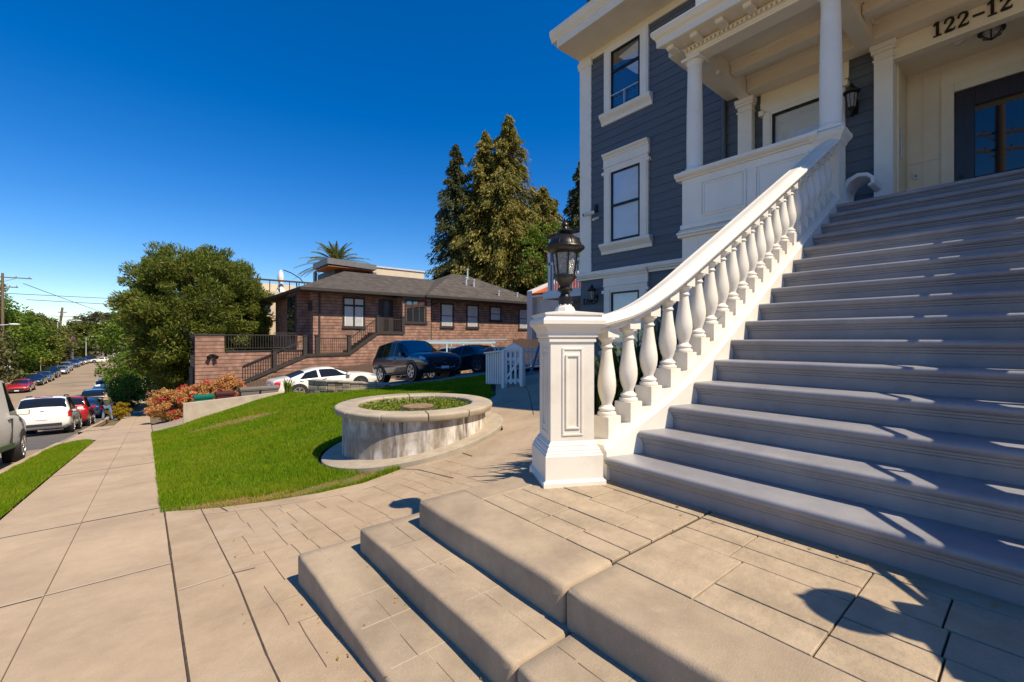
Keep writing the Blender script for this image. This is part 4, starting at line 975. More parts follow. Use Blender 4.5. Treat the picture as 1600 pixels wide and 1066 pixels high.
# scroll shaped seat end on the porch
t = thing('scroll_bench', (7.9, 1.85, 3.395), 'white scroll armed bench end standing on the porch behind the stair pier', 'bench')
mb = MB(); c = []
path = [(1.80, 3.40, .11), (1.83, 3.50, .09), (1.84, 3.62, .075), (1.82, 3.73, .065), (1.76, 3.82, .06), (1.66, 3.865, .055), (1.56, 3.85, .05), (1.50, 3.79, .045), (1.50, 3.72, .04), (1.55, 3.69, .03)]
secs = []
for i, (y, z, w) in enumerate(path):
    a = path[max(i - 1, 0)]; b = path[min(i + 1, len(path) - 1)]; d = Vector((0, b[0] - a[0], b[1] - a[1])).normalized(); n = Vector((0, -d.z, d.y))
    secs.append([Vector((7.55, y, z)) + n * w / 2, Vector((8.0, y, z)) + n * w / 2, Vector((8.0, y, z)) - n * w / 2, Vector((7.55, y, z)) - n * w / 2])
mb.loft(secs); mb.build('scroll_arm', M['picket'], t, bevel=.012, smooth=50)
mb = MB(); mb.box(7.55, 8.0, 1.9, 2.9, 3.75, 3.82); mb.box(7.6, 7.66, 2.8, 2.86, 3.395, 3.75); mb.box(7.9, 7.96, 2.8, 2.86, 3.395, 3.75); mb.build('seat', M['picket'], t, bevel=.01)
# ------------------------------------------------------------------ white picket enclosure and gate
def pickets(t, a, b, z0, h, n, m, arch=0., name='picket_panel', pw=.07, th=.03):
    a = Vector(a); b = Vector(b); mb = MB(); d = (b - a); L_ = d.length; d.normalize(); za, zb = z0
    def P(u): p = a.lerp(b, u); return p.x, p.y, lerp(za, zb, u)
    for i in range(n):
        u = (i + .5) / n; x, y, z = P(u); hh = h + arch * math.sin(math.pi * u); mb.bar((x, y, z + .06), (x, y, z + hh), pw, th, up=(-d.y, d.x, 0))
    for hz in (.14, h - .16):
        x0, y0, zz0 = P(0); x1, y1, zz1 = P(1); nx, ny = -d.y * th, d.x * th
        mb.bar((x0 + nx, y0 + ny, zz0 + hz), (x1 + nx, y1 + ny, zz1 + hz), .035, .08)
    return mb.build(name, m, t)
gt = thing('picket_gate', (6.9, 8.5, .4), 'white picket gate with an arched top closing a small enclosure on the path', 'gate')
GA, GB, GC = (6.85, 8.60), (6.95, 9.50), (7.07, 8.15)
za, zb, zc = zg(*GA), zg(*GB), zg(*GC)
pickets(gt, GB, GA, (zb + .02, za + .04), .86, 8, M['picket'], name='picket_panel', pw=.062)
pickets(gt, GA, GC, (za + .04, zc), .84, 4, M['picket'], .10, 'gate_leaf', .05)
mb = MB()
for (x, y), z in ((GA, za), (GC, zc)): mb.box(x - .05, x + .05, y - .05, y + .05, z, z + .95)
mb.build('gate_post', M['picket'], gt, bevel=.006)
mb = MB(); mb.bar((*GB, zb + .90), (GA[0], GA[1], za + .93), .13, .035); mb.bar((*GA, za + .96), (GC[0], GC[1], zc + .93), .10, .035)
n = 10; A3 = Vector((*GA, za + .97)); C3 = Vector((*GC, zc + .94)); d = (C3 - A3); nx = Vector((-d.y, d.x, 0)).normalized() * .02
pts = [A3 + d * k / n + Vector((0, 0, .13 * math.sin(math.pi * k / n) ** 1.2)) for k in range(n + 1)]
mb.loft([[p + nx, p - nx, Vector((p.x, p.y, min(A3.z, C3.z) - .05)) - nx, Vector((p.x, p.y, min(A3.z, C3.z) - .05)) + nx] for p in pts]); mb.build('arched_top', M['picket'], gt)
mb = MB(); mb.bar((GA[0], GA[1] - .02, za + .2), (GC[0], GC[1] + .03, zc + .72), .03, .05); mb.build('brace', M['picket'], gt)
bp = thing('back_picket_fence', (12.4, 14.4, .3), 'pale picket fence across the path behind the gate', 'fence')
pickets(bp, (11.5, 15.2), (14.6, 12.4), (.40, .40), .82, 26, M['picket'], th=.025)
mb = MB(); mb.bar((11.5, 15.2, 1.23), (14.6, 12.4, 1.23), .1, .04); mb.build('cap_rail', M['picket'], bp)
ld = thing('step_ladder', (8.9, 9.5, .4), 'blue fibreglass ladder leaning beside the house corner', 'ladder')
mb = MB(); a, b, c, d = Vector((8.62, 9.68, .38)), Vector((8.98, 9.52, 1.55)), Vector((8.98, 9.36, .38)), Vector((9.22, 9.30, 1.55))
mb.bar(a, b, .03, .07); mb.bar(c, d, .03, .07)
for k in range(1, 5): mb.bar(a.lerp(b, k / 5), c.lerp(d, k / 5), .05, .025)
mb.build('ladder_frame', M['bluew'], ld)
ld = thing('roof_ladder', (19.3, 17.5, 1.5), 'tall blue ladder leaning against the pale wall under the orange roof', 'ladder')
mb = MB(); a, b = Vector((19.2, 18.3, 1.2)), Vector((20.15, 18.0, 4.7)); o = Vector((.1, -.42, 0))
mb.bar(a, b, .05, .1); mb.bar(a + o, b + o, .05, .1)
for k in range(1, 11): mb.bar(a.lerp(b, k / 11), (a + o).lerp(b + o, k / 11), .05, .03)
mb.build('ladder_frame', M['bluew'], ld)

# ------------------------------------------------------------------ retaining walls, bins
def block_wall():
    t = thing('block_retaining_wall', (5.6, 16.3, -.4), 'low tan split face block retaining wall between lawn and parked cars', 'wall')
    pts = [(4.72, 17.55), (5.15, 16.75), (5.75, 16.1), (6.45, 15.4), (7.1, 14.8), (7.7, 14.1)]; mb = MB(); secs = []; rr = random.Random(3)
    tops = [.10, .09, .05, .02, -.05, -.12]
    N = 16; k = 0
    for i in range(5):
        a = Vector(pts[i]); b = Vector(pts[i + 1]); L_ = (b - a).length; n = max(1, round(L_ / .3))
        for j in range(n):
            p = a.lerp(b, j / n); q = a.lerp(b, (j + 1) / n); zt = lerp(tops[i], tops[i + 1], j / n); d = (q - p).normalized(); nrm = Vector((-d.y, d.x))
            for (z0, z1) in ((zt - .62, zt - .40), (zt - .395, zt - .225), (zt - .22, zt - .06)):
                o = rr.uniform(-.02, .02); h = .12
                P = [p - nrm * (h + o) + d * .004, q - nrm * (h + o) - d * .004, q + nrm * h - d * .004, p + nrm * h + d * .004]
                mb.prism([(v.x, v.y) for v in P], 'z', z0, z1)
    mb.build('block_course', M['blockw'], t, bevel=.012)
    mb = MB()
    for i in range(5):
        a = Vector(pts[i]); b = Vector(pts[i + 1]); L_ = (b - a).length; n = max(1, round(L_ / .42))
        for j in range(n):
            p = a.lerp(b, j / n); q = a.lerp(b, (j + 1) / n); zt = lerp(tops[i], tops[i + 1], j / n); d = (q - p).normalized(); nrm = Vector((-d.y, d.x)) * .15
            mb.prism([(v.x, v.y) for v in (p - nrm + d * .005, q - nrm - d * .005, q + nrm - d * .005, p + nrm + d * .005)], 'z', zt - .055, zt)
    mb.build('cap_stone', M['cast'], t, bevel=.01)
block_wall()
mb = MB(); mb.prism([(1.04, -2.2), (1.04, -.80), (4.45, -.62), (4.45, -2.2)], 'y', 20.5, 20.66)
tag(mb.build('concrete_retaining_wall', M['wallc'], bevel=.012), 'low pale concrete wall holding the lawn above the driveway', 'wall')
def bin_(x, y, z, h, w, col, label, nm='wheeled_bin'):
    t = thing(nm, (x, y, z), label, 'bin', 'wheeled bins behind the concrete wall'); m = mat('bin_' + label.split()[0], col, .5); T = Matrix.Translation((x, y, z))
    mb = MB(); a = w / 2
    mb.loft([[T @ Vector((sx * a * k, sy * a * k * 1.1, zz)) for sx, sy in ((-1, -1), (1, -1), (1, 1), (-1, 1))] for k, zz in ((.8, .06), (.97, h - .12), (1.05, h - .12), (1.05, h - .06))]); mb.build('body', m, t, bevel=.012)
    mb = MB(); secs = []
    for i in range(9):
        u = i / 8; yy = lerp(-a * 1.2, a * 1.15, u); zz = h - .06 + .09 * math.sin(math.pi * min(1, .25 + u * .75)); secs.append([T @ Vector((-a * 1.08, yy, h - .07)), T @ Vector((a * 1.08, yy, h - .07)), T @ Vector((a * 1.04, yy, zz)), T @ Vector((-a * 1.04, yy, zz))])
    mb.loft(secs); mb.build('lid', m, t, smooth=30, bevel=.008)
    mb = MB(); mb.cyl(T @ Vector((-a, a * 1.3, h - .08)), T @ Vector((a, a * 1.3, h - .08)), .02); mb.build('handle', m, t)
    for sx in (-1, 1):
        mb = MB(); mb.cyl(T @ Vector((sx * a * .9, a * .9, .12)), T @ Vector((sx * a * .78, a * .9, .12)), .12, n=16); mb.build('wheel', M['rubber'], t)
bin_(1.72, 21.3, drive_z(1.72, 21.3), 1.12, .62, (.0, .13, .085), 'green lidded wheeled bin, first from the sidewalk')
bin_(2.45, 21.45, drive_z(2.45, 21.45), 1.04, .62, (.075, .02, .018), 'maroon wheeled bin next to the green bin')
bin_(3.32, 21.5, drive_z(3.32, 21.5), 1.0, .70, (.17, .15, .13), 'grey wheeled bin beside the maroon bin')
bin_(4.05, 21.5, drive_z(4.05, 21.5), .90, .70, (.19, .17, .15), 'grey wheeled bin next to the white car')
def fence_boards(name, pts, label, h=1.5, w=.14, dog=True, group=None):
    t = thing(name, (*pts[0][:2], pts[0][2] - h), label, 'fence', group); mb = MB(); rr = random.Random(8)
    for (x0, y0, z0), (x1, y1, z1) in zip(pts[:-1], pts[1:]):
        L_ = math.hypot(x1 - x0, y1 - y0); n = int(L_ / w); d = Vector((x1 - x0, y1 - y0, 0)).normalized(); nrm = Vector((-d.y, d.x, 0))
        for i in range(n):
            p = Vector((x0, y0, 0)).lerp(Vector((x1, y1, 0)), i / n); zt = lerp(z0, z1, i / n) + rr.uniform(-.02, .02); a = w * .95; o = nrm * rr.uniform(-.006, .006)
            prof = [(0, zt - h), (a, zt - h), (a, zt - .04), (a * .75, zt), (a * .25, zt), (0, zt - .04)]
            mb.loft([[p + o + d * u + nrm * e + Vector((0, 0, zz)) for u, zz in prof] for e in (0, .02)])
    mb.build('board_panel', M['wood'], t); return t
fence_boards('plank_fence', [(3.7, 26.6, -.75), (5.0, 26.6, -.42), (9.0, 26.6, -.05), (13.6, 26.6, .50)], 'weathered brown plank fence along the driveway under the brown house')
fence_boards('plank_fence', [(17.9, 21.6, 1.62), (21.5, 18.6, 1.62)], 'brown slatted wooden fence behind the truck at the rear of the yard', h=1.5, w=.13)

# ------------------------------------------------------------------ the brown shingled house
YB = 28.0
bw = thing('brown_house', (8, YB, -1), 'brown shingled bungalow with hipped grey roof, dark trim and a side stair', 'house')
mb = MB(); mb.box(7.67, 25.2, YB, 38, -2.5, 4.62); mb.build('wall', M['shing'], bw)
mb = MB(); mb.box(13.0, 15.2, YB - .75, YB - .003, -1, 4.45); mb.build('bay', M['shing'], bw)
mb = MB(); mb.box(12.4, 15.35, YB - .95, YB + .1, 4.40, 4.66); mb.build('bay_roof', M['dark'], bw, bevel=.02)
mb = MB(); mb.box(7.0, 7.668, YB + .9, YB + 3.2, -1, 4.5); mb.build('bay', M['shing'], bw)
def hip(x0, x1, y0, y1, ze, rx0, rx1, ry, zr, th=.14):
    mb = MB(); v = [(x0, y0, ze), (x1, y0, ze), (x1, y1, ze), (x0, y1, ze), (rx0, ry, zr), (rx1, ry, zr)] + [(x0, y0, ze - th), (x1, y0, ze - th), (x1, y1, ze - th), (x0, y1, ze - th)]
    mb.add(v, [(0, 1, 5, 4), (1, 2, 5), (2, 3, 4, 5), (3, 0, 4), (6, 7, 1, 0), (7, 8, 2, 1), (8, 9, 3, 2), (9, 6, 0, 3), (9, 8, 7, 6)]); return mb.build('roof', M['roof'], bw)
r1 = hip(6.75, 25.0, YB - 1.0, 39, 4.62, 11.2, 20, 33.0, 6.6)
r2 = hip(14.7, 26.0, YB - 1.12, 39, 4.64, 20.0, 21.4, 32.2, 7.15)
mb = MB(); mb.box(6.70, 15.2, YB - 1.07, YB - .99, 4.42, 4.60); mb.box(6.68, 6.76, YB - .985, 39, 4.42, 4.60); mb.box(14.6, 26.1, YB - 1.22, YB - 1.121, 4.44, 4.62); mb.box(6.77, 25.8, YB - .98, YB - .01, 4.40, 4.44)
mb.build('gutter', M['dark'], bw, bevel=.01)
mb = MB()
for (x, y0, z) in ((8.03, YB, 4.4), (13.02, YB - .76, 4.4), (15.6, YB, 4.4)): mb.cyl((x, y0 - .05, -1), (x, y0 - .05, z), .05)
mb.bar((15.6, YB - .06, 4.0), (16.2, YB - 1.1, 4.5), .06, .06); mb.build('downpipe', M['dark'], bw)
def bw_window(x0, x1, z0, z1, cols, y=YB, tz=None, m='blind', hs=None):
    mb = MB(); f = .11; y0 = y - .05
    mb.box(x0 - f, x0, y0, y + .02, z0 - f, z1 + f); mb.box(x1, x1 + f, y0, y + .02, z0 - f, z1 + f); mb.box(x0, x1, y0, y + .02, z1, z1 + f); mb.box(x0 - f - .04, x1 + f + .04, y0 - .04, y + .02, z0 - f - .05, z0 - .0005)
    w = (x1 - x0) / cols
    for i in range(1, cols): mb.box(x0 + w * i - .05, x0 + w * i + .05, y0 + .005, y + .02, z0, z1)
    if tz: mb.box(x0, x1, y0 + .002, y + .02, tz - .06, tz + .06)
    if hs: mb.box(x0, x1, y0 + .012, y + .02, hs - .025, hs + .025)
    fr = mb.build('window', M['dark'], bw)
    for i in range(cols):
        mb = MB(); mb.box(x0 + w * i + .05, x0 + w * (i + 1) - .05, y - .012, y - .008, z0 + .02, z1 - .02); mb.build('pane', M['glass'] if m != 'dark' else M['glassd'], fr)
    if m != 'dark': mb = MB(); mb.box(x0 + .01, x1 - .01, y - .006, y - .003, z0 + .01, z1 - .01); mb.build('blind', M[m], fr)
bw_window(9.53, 10.72, 2.42, 4.15, 2, tz=3.72)
bw_window(13.35, 14.75, 2.78, 4.15, 3, y=YB - .75, m='dark', tz=3.85)
bw_window(16.5, 17.42, 2.55, 4.12, 1, hs=3.3, m='curtain'); bw_window(18.75, 19.68, 2.55, 4.12, 1, hs=3.3, m='curtain'); bw_window(20.95, 21.9, 3.12, 4.1, 1, hs=3.6); bw_window(23.95, 24.8, 2.5, 4.05, 1, hs=3.3)
def side_win(y0, y1, z0, z1, x):
    mb = MB(); mb.box(x - .06, x + .02, y0, y1, z0, z1); fr = mb.build('window', M['dark'], bw); n = 3; w = (y1 - y0 - .1) / n
    for i in range(n): mb = MB(); mb.box(x - .068, x - .062, y0 + .05 + w * i + .04, y0 + .05 + w * (i + 1) - .04, z0 + .12, z1 - .12); mb.build('pane', M['glassd'], fr)
side_win(YB + 1.0, YB + 3.1, 1.6, 4.35, 7.0); side_win(YB + .12, YB + .8, 3.3, 3.9, 7.668)
mb = MB(); mb.box(11.75, 12.75, YB - .03, YB, 2.0, 4.25); o = mb.build('door', M['dark'], bw); mb = MB(); mb.box(12.1, 12.45, YB - .05, YB - .0305, 2.05, 4.1); mb.build('door_panel', M['door'], o)
# garage wing with parapet, landings and flights
yf = 27.05
mb = MB(); mb.box(1.85, 3.08, yf, yf + 3.2, -3.2, 1.78); mb.build('garage_wing', M['shing'], bw)
mb = MB(); mb.box(1.80, 3.12, yf - .04, yf + 3.25, 1.781, 1.87); mb.box(3.121, 7.0, yf - .04, yf + .25, .931, 1.00); mb.build('parapet_cap', M['dark'], bw)
mb = MB(); mb.box(3.081, 7.0, yf + .002, yf + 3.2, -3.2, .93); mb.build('garage_wing', M['shing'], bw)
mb = MB(); mb.box(1.78, 1.852, yf + .45, yf + 2.8, -2.2, .1); mb.build('garage_door', M['dark'], bw)
mb = MB(); mb.box(1.78, 1.849, yf + .5, yf + 2.4, .8, 1.65); mb.build('side_window', M['glassd'], bw)
SY = YB - 1.05
prof = [(3.7, -3.0), (3.7, -.80), (7.05, .66), (9.45, .70), (11.25, 1.97), (13.0, 1.97), (13.0, -2.0)]
mb = MB(); mb.prism(prof, 'y', SY, YB - .01); mb.build('stair_wall', M['shing'], bw)
mb = MB(); tp = [(3.7, -.80), (7.05, .66), (9.45, .70), (11.25, 1.97), (13.0, 1.97)]
for (xa, a), (xb, b) in zip(tp[:-1], tp[1:]): mb.bar((xa, SY - .02, a + .02), (xb, SY - .02, b + .02), .10, .16)
mb.build('stair_string', M['dark'], bw)
mb = MB()
for (xa, za_, xb, zb_, n) in ((3.9, -.72, 7.05, .66, 10), (9.45, .70, 11.25, 1.97, 8)):
    for i in range(n): x = lerp(xa, xb, i / n); z = lerp(za_, zb_, (i + 1) / n); mb.box(x, x + (xb - xa) / n - .002, SY + .06, YB - .02, z - .12, z + .04)
mb.build('stair_tread', M['dark'], bw)
def rail(pts, name='railing', h=.92, y=SY + .02, post_at=(), gap=.12):
    mb = MB()
    for (xa, a), (xb, b) in zip(pts[:-1], pts[1:]):
        mb.bar((xa, y, a + h), (xb, y, b + h), .05, .05); mb.bar((xa, y, a + .12), (xb, y, b + .12), .03, .03); n = int((xb - xa) / gap)
        for i in range(n + 1): x = lerp(xa, xb, i / n); z = lerp(a, b, i / n); mb.box(x - .011, x + .011, y - .011, y + .011, z + .12, z + h)
    o = mb.build(name, M['dark'], bw); mb = MB()
    for x, z in post_at: mb.box(x - .1, x + .1, y - .1, y + .1, z - .1, z + h + .12); mb.box(x - .13, x + .13, y - .13, y + .13, z + h + .1205, z + h + .17)
    if post_at: mb.build('newel_post', M['dark'], o)
rail([(3.9, -.72), (5.35, -.09)], post_at=[(5.4, -.05)]); rail([(5.5, -.0), (7.0, .66)], post_at=[(6.95, .75)]); rail([(7.5, .70), (9.45, .70)], post_at=[(7.6, .75), (9.45, .75)]); rail([(9.5, .72), (11.2, 1.95)], post_at=[(11.25, 2.0)]); rail([(11.35, 1.97), (12.95, 1.97)], post_at=[(12.97, 2.0)])
rail([(3.15, 1.0), (6.6, 1.0)], y=yf + .1, h=.82); rail([(5.6, 1.0), (6.75, 1.0)], y=yf + 1.1, h=.95, gap=.16)
t = thing('twin_floodlight', (2.55, yf - .02, .75), 'small black twin floodlight on the brown garage wall', 'light')
mb = MB(); mb.box(2.47, 2.63, yf - .06, yf - .002, .70, .84); mb.cyl((2.5, yf - .06, .78), (2.38, yf - .25, .66), .07, .10); mb.cyl((2.6, yf - .06, .78), (2.74, yf - .25, .66), .07, .10); mb.build('lamp_heads', M['black'], t)
for i, (x, y, z, h) in enumerate([(20.9, 31.2, 6.85, .6), (19.7, 29.6, 5.9, .55), (20.3, 29.4, 5.8, .5), (21.6, 27.8, 5.0, .35), (23.6, 27.9, 5.0, .35)]):
    mb = MB(); mb.cyl((x, y, z - .3), (x, y, z + h), .07, n=10); mb.lathe([(.07, h), (.11, h + .01), (.11, h + .09), (0, h + .12)], Matrix.Translation((x, y, z)), 10); mb.build('vent_pipe', M['galv'], r2, smooth=50)

# ------------------------------------------------------------------ neighbours behind
ob = thing('orange_roof_house', (20, 17, .5), 'pale stucco building with an orange tiled roof and stepped gable', 'house')
mb = MB(); mb.box(20.7, 30, 12.0, 22.9, -.5, 4.62); mb.build('wall', M['stucco'], ob)
mb = MB(); mb.prism([(20.25, 4.56), (20.25, 4.70), (25.5, 6.75), (30.6, 4.70), (30.6, 4.56)], 'y', 12.0, 22.4); mb.build('roof', M['orange'], ob)
mb = MB(); mb.prism([(20.3, .0), (20.3, 4.92), (20.6, 5.02), (25.0, 6.75), (26.4, 6.75), (30.4, 5.2), (30.4, .0)], 'y', 22.401, 22.95); mb.build('gable_parapet', M['stucco'], ob, bevel=.03)
mb = MB(); mb.box(20.22, 20.68, 12.0, 22.39, 4.44, 4.555); mb.build('eave_trim', M['picket'], ob)
mb = MB(); mb.box(20.63, 20.72, 18.1, 19.2, 2.5, 4.0); w_ = mb.build('window', M['picket'], ob)
for a, b, c, d in ((18.18, 18.62, 2.6, 3.2), (18.68, 19.12, 2.6, 3.2), (18.18, 18.62, 3.3, 3.9), (18.68, 19.12, 3.3, 3.9)): mb = MB(); mb.box(20.615, 20.629, a, b, c, d); mb.build('pane', M['glassd'], w_)
rh = thing('rear_balcony', (13.5, 12, .5), 'white railed rear balcony with dark eave behind the blue house corner', 'balcony')
mb = MB(); mb.prism([(11.9, 5.45), (11.9, 5.6), (16, 6.7), (16, 6.5)], 'y', 8.6, 12.3); mb.build('roof', M['roof'], rh)
mb = MB(); mb.box(11.98, 12.10, 8.6, 12.25, 5.25, 5.44); mb.box(11.9, 16, 8.5, 12.5, 3.15, 3.45); mb.box(12.0, 12.14, 12.2, 12.34, 3.45, 5.24); mb.box(12.0, 12.10, 8.6, 12.3, 4.45, 4.55); mb.build('frame', M['picket'], rh)
mb = MB()
for i in range(26): mb.box(12.03, 12.07, 8.7 + i * .135, 8.75 + i * .135, 3.45, 4.45)
mb.build('balustrade', M['picket'], rh)
mb = MB(); mb.box(13.5, 18, 8.45, 12.4, -.5, 3.149); mb.box(14.2, 18, 8.45, 12.4, 3.451, 6.3); mb.build('wall', M['blue'], rh)
md = thing('modern_house', (14, 43, 0), 'grey flat roofed modern house showing above the brown bungalow roof', 'house')
mb = MB(); mb.prism([(12.45, 8.38), (17.0, 8.24), (17.0, 8.72), (12.45, 8.92)], 'y', 41.0, 45.5); mb.build('roof_fascia', M['modern'], md)
mb = MB(); mb.box(12.46, 12.7, 45.0, 45.45, 5, 8.1); mb.box(16.7, 17.0, 41.01, 41.2, 5, 8.0); mb.build('frame_wall', M['modern'], md)
mb = MB(); mb.box(13.6, 16.9, 42.6, 48, 3, 8.22); mb.build('wall', M['dark'], md); mb = MB(); mb.box(12.55, 16.9, 41.1, 45.4, 8.17, 8.225); mb.build('soffit', M['teak'], md)
mb = MB(); mb.box(17.05, 22.6, 42, 50, 3, 8.65); mb.build('side_wing', M['beige'], md); mb = MB(); mb.box(17.0, 22.7, 41.9, 50.1, 8.651, 8.8); mb.build('wing_coping', M['stucco'], md)
tb = thing('terrace_house', (8, 41, 0), 'cream house with a roof terrace behind the big evergreen', 'house')
mb = MB(); mb.box(2.5, 10.9, 41, 52, -3, 5.6); mb.build('wall', M['beige'], tb); mb = MB(); mb.box(6.0, 11.2, 40.9, 41.0, 6.42, 6.56); mb.build('terrace_rail', M['bark'], tb)
mb = MB(); mb.box(6.0, 11.0, 46, 52, 5.6, 6.75); mb.build('penthouse', M['beige'], tb)
for i in range(7): mb = MB(); mb.box(6.3 + i * .75, 6.36 + i * .75, 40.92, 40.98, 5.6, 6.42); mb.build('rail_post', M['dark'], tb)
for i, x in enumerate((3.3, 5.2, 9.6)): mb = MB(); mb.box(x, x + .9, 40.95, 41.02, .8, 2.4); mb.build('window', M['glassd'], tb)
t = thing('folded_umbrella', (8.75, 41.4, 5.6), 'folded white parasol standing on the roof terrace', 'umbrella'); T = Matrix.Translation((8.75, 41.4, 5.5))
mb = MB(); mb.lathe([(.42, .1), (.36, .25), (.22, .5), (.20, .9), (.26, 1.3), (.20, 1.7), (.05, 1.95), (0, 2.0)], T, 12); mb.build('canopy', M['picket'], t, smooth=60); mb = MB(); mb.cyl((8.75, 41.4, 5.5), (8.75, 41.4, 5.7), .05); mb.build('pole', M['galv'], t)
t = thing('arched_lamp', (9.8, 41.5, 5.6), 'thin black arched lamp pole on the roof terrace', 'lamp'); mb = MB(); mb.tube([(10.1, 41.5, 5.6), (10.0, 41.5, 6.6)], .05, 6); mb.tube([(10.9, 41.5, 6.1), (10.3, 41.5, 6.9), (9.6, 41.5, 7.3), (9.0, 41.5, 7.5)], .04, 6); mb.build('pole', M['black'], t)
# ------------------------------------------------------------------ vehicles: lofted bodies, front = +X, base z = 0
def catmull(xs, ys, x):
    i = max(0, min(len(xs) - 2, int(np.searchsorted(xs, x) - 1)))
    x0, x1 = xs[i], xs[i + 1]; t = (x - x0) / (x1 - x0)
    def m(k):
        if k <= 0: return (ys[1] - ys[0]) / (xs[1] - xs[0])
        if k >= len(xs) - 1: return (ys[-1] - ys[-2]) / (xs[-1] - xs[-2])
        a = (ys[k] - ys[k - 1]) / (xs[k] - xs[k - 1]); b = (ys[k + 1] - ys[k]) / (xs[k + 1] - xs[k])
        return 0 if a * b <= 0 else 2 * a * b / (a + b)
    h = x1 - x0
    return ys[i] * (2*t**3 - 3*t*t + 1) + h * m(i) * (t**3 - 2*t*t + t) + ys[i + 1] * (-2*t**3 + 3*t*t) + h * m(i + 1) * (t**3 - t*t)
KIND = dict(   # x, sill, belt, top, half width, roof half width
 suv=[(-2.30, .46, .92, .98, .76, .62), (-2.26, .38, .98, 1.06, .85, .74), (-2.16, .31, 1.02, 1.16, .885, .76), (-1.98, .27, 1.04, 1.56, .90, .69), (-1.72, .25, 1.03, 1.685, .905, .68), (-.6, .24, 1.0, 1.72, .91, .68), (.0, .24, .98, 1.68, .91, .66), (.52, .24, .97, 1.40, .91, .64), (.98, .24, .96, 1.12, .91, .74), (1.60, .25, .93, 1.06, .90, .77), (2.05, .28, .86, .98, .88, .74), (2.26, .34, .78, .86, .83, .66), (2.33, .42, .66, .70, .74, .56)],
 sedan=[(-2.38, .48, .78, .84, .72, .58), (-2.34, .38, .90, .98, .82, .66), (-2.2, .30, .96, 1.05, .87, .68), (-1.72, .25, .95, 1.10, .895, .66), (-1.0, .22, .92, 1.30, .905, .58), (-.4, .21, .90, 1.405, .91, .57), (.15, .21, .88, 1.37, .91, .57), (.72, .21, .87, 1.13, .91, .62), (1.10, .21, .86, .97, .905, .72), (1.7, .22, .80, .90, .89, .74), (2.12, .24, .72, .80, .86, .70), (2.32, .30, .62, .70, .78, .60), (2.38, .40, .54, .58, .66, .48)],
 van=[(-2.75, .45, 1.15, 1.8, .86, .74), (-2.70, .36, 1.15, 1.98, .95, .78), (-2.4, .32, 1.15, 2.06, .985, .79), (0, .32, 1.14, 2.08, .99, .79), (.85, .32, 1.13, 2.06, .985, .78), (1.25, .32, 1.12, 1.94, .985, .76), (1.72, .32, 1.11, 1.36, .98, .78), (1.98, .33, 1.08, 1.18, .975, .82), (2.4, .34, 1.0, 1.10, .95, .80), (2.66, .36, .90, 1.0, .90, .74), (2.75, .46, .80, .84, .82, .66)],
 pickup=[(-2.75, .55, .98, 1.0, .88, .82), (-2.70, .45, 1.02, 1.04, .93, .86), (-1.0, .38, 1.02, 1.04, .96, .88), (-.72, .36, 1.03, 1.10, .96, .84), (-.60, .36, 1.03, 1.72, .96, .66), (.1, .36, 1.02, 1.80, .96, .66), (.65, .36, 1.01, 1.72, .96, .64), (1.15, .36, 1.0, 1.16, .955, .76), (1.6, .37, .98, 1.08, .95, .80), (2.4, .40, .92, 1.02, .93, .78), (2.68, .44, .80, .90, .87, .72), (2.75, .52, .70, .74, .80, .64)],
)
SPEC = dict(   # wheel x's, radius, side windows (u range bottom, u range top), windscreen x, rear glass x
 suv=dict(wx=(-1.36, 1.34), r=.355, sw=[(-1.95, -1.25, -1.72, -1.22), (-1.16, -.24, -1.16, -.24), (-.14, .78, -.14, .24)], ws=(.24, .93), rg=(-2.13, -1.92)),
 sedan=dict(wx=(-1.40, 1.42), r=.345, sw=[(-1.34, -.50, -1.0, -.50), (-.40, .86, -.40, .40)], ws=(.34, 1.06), rg=(-1.66, -1.02)),
 van=dict(wx=(-1.75, 1.78), r=.37, sw=[(-2.3, -1.0, -2.3, -1.0), (-.9, .52, -.9, .52), (.66, 1.66, .66, 1.26)], ws=(1.22, 1.78), rg=(-2.735, -2.70)),
 pickup=dict(wx=(-1.7, 1.75), r=.39, sw=[(-.52, .0, -.52, .0), (.08, 1.0, .08, .62)], ws=(.68, 1.16), rg=(-.66, -.61)),
)
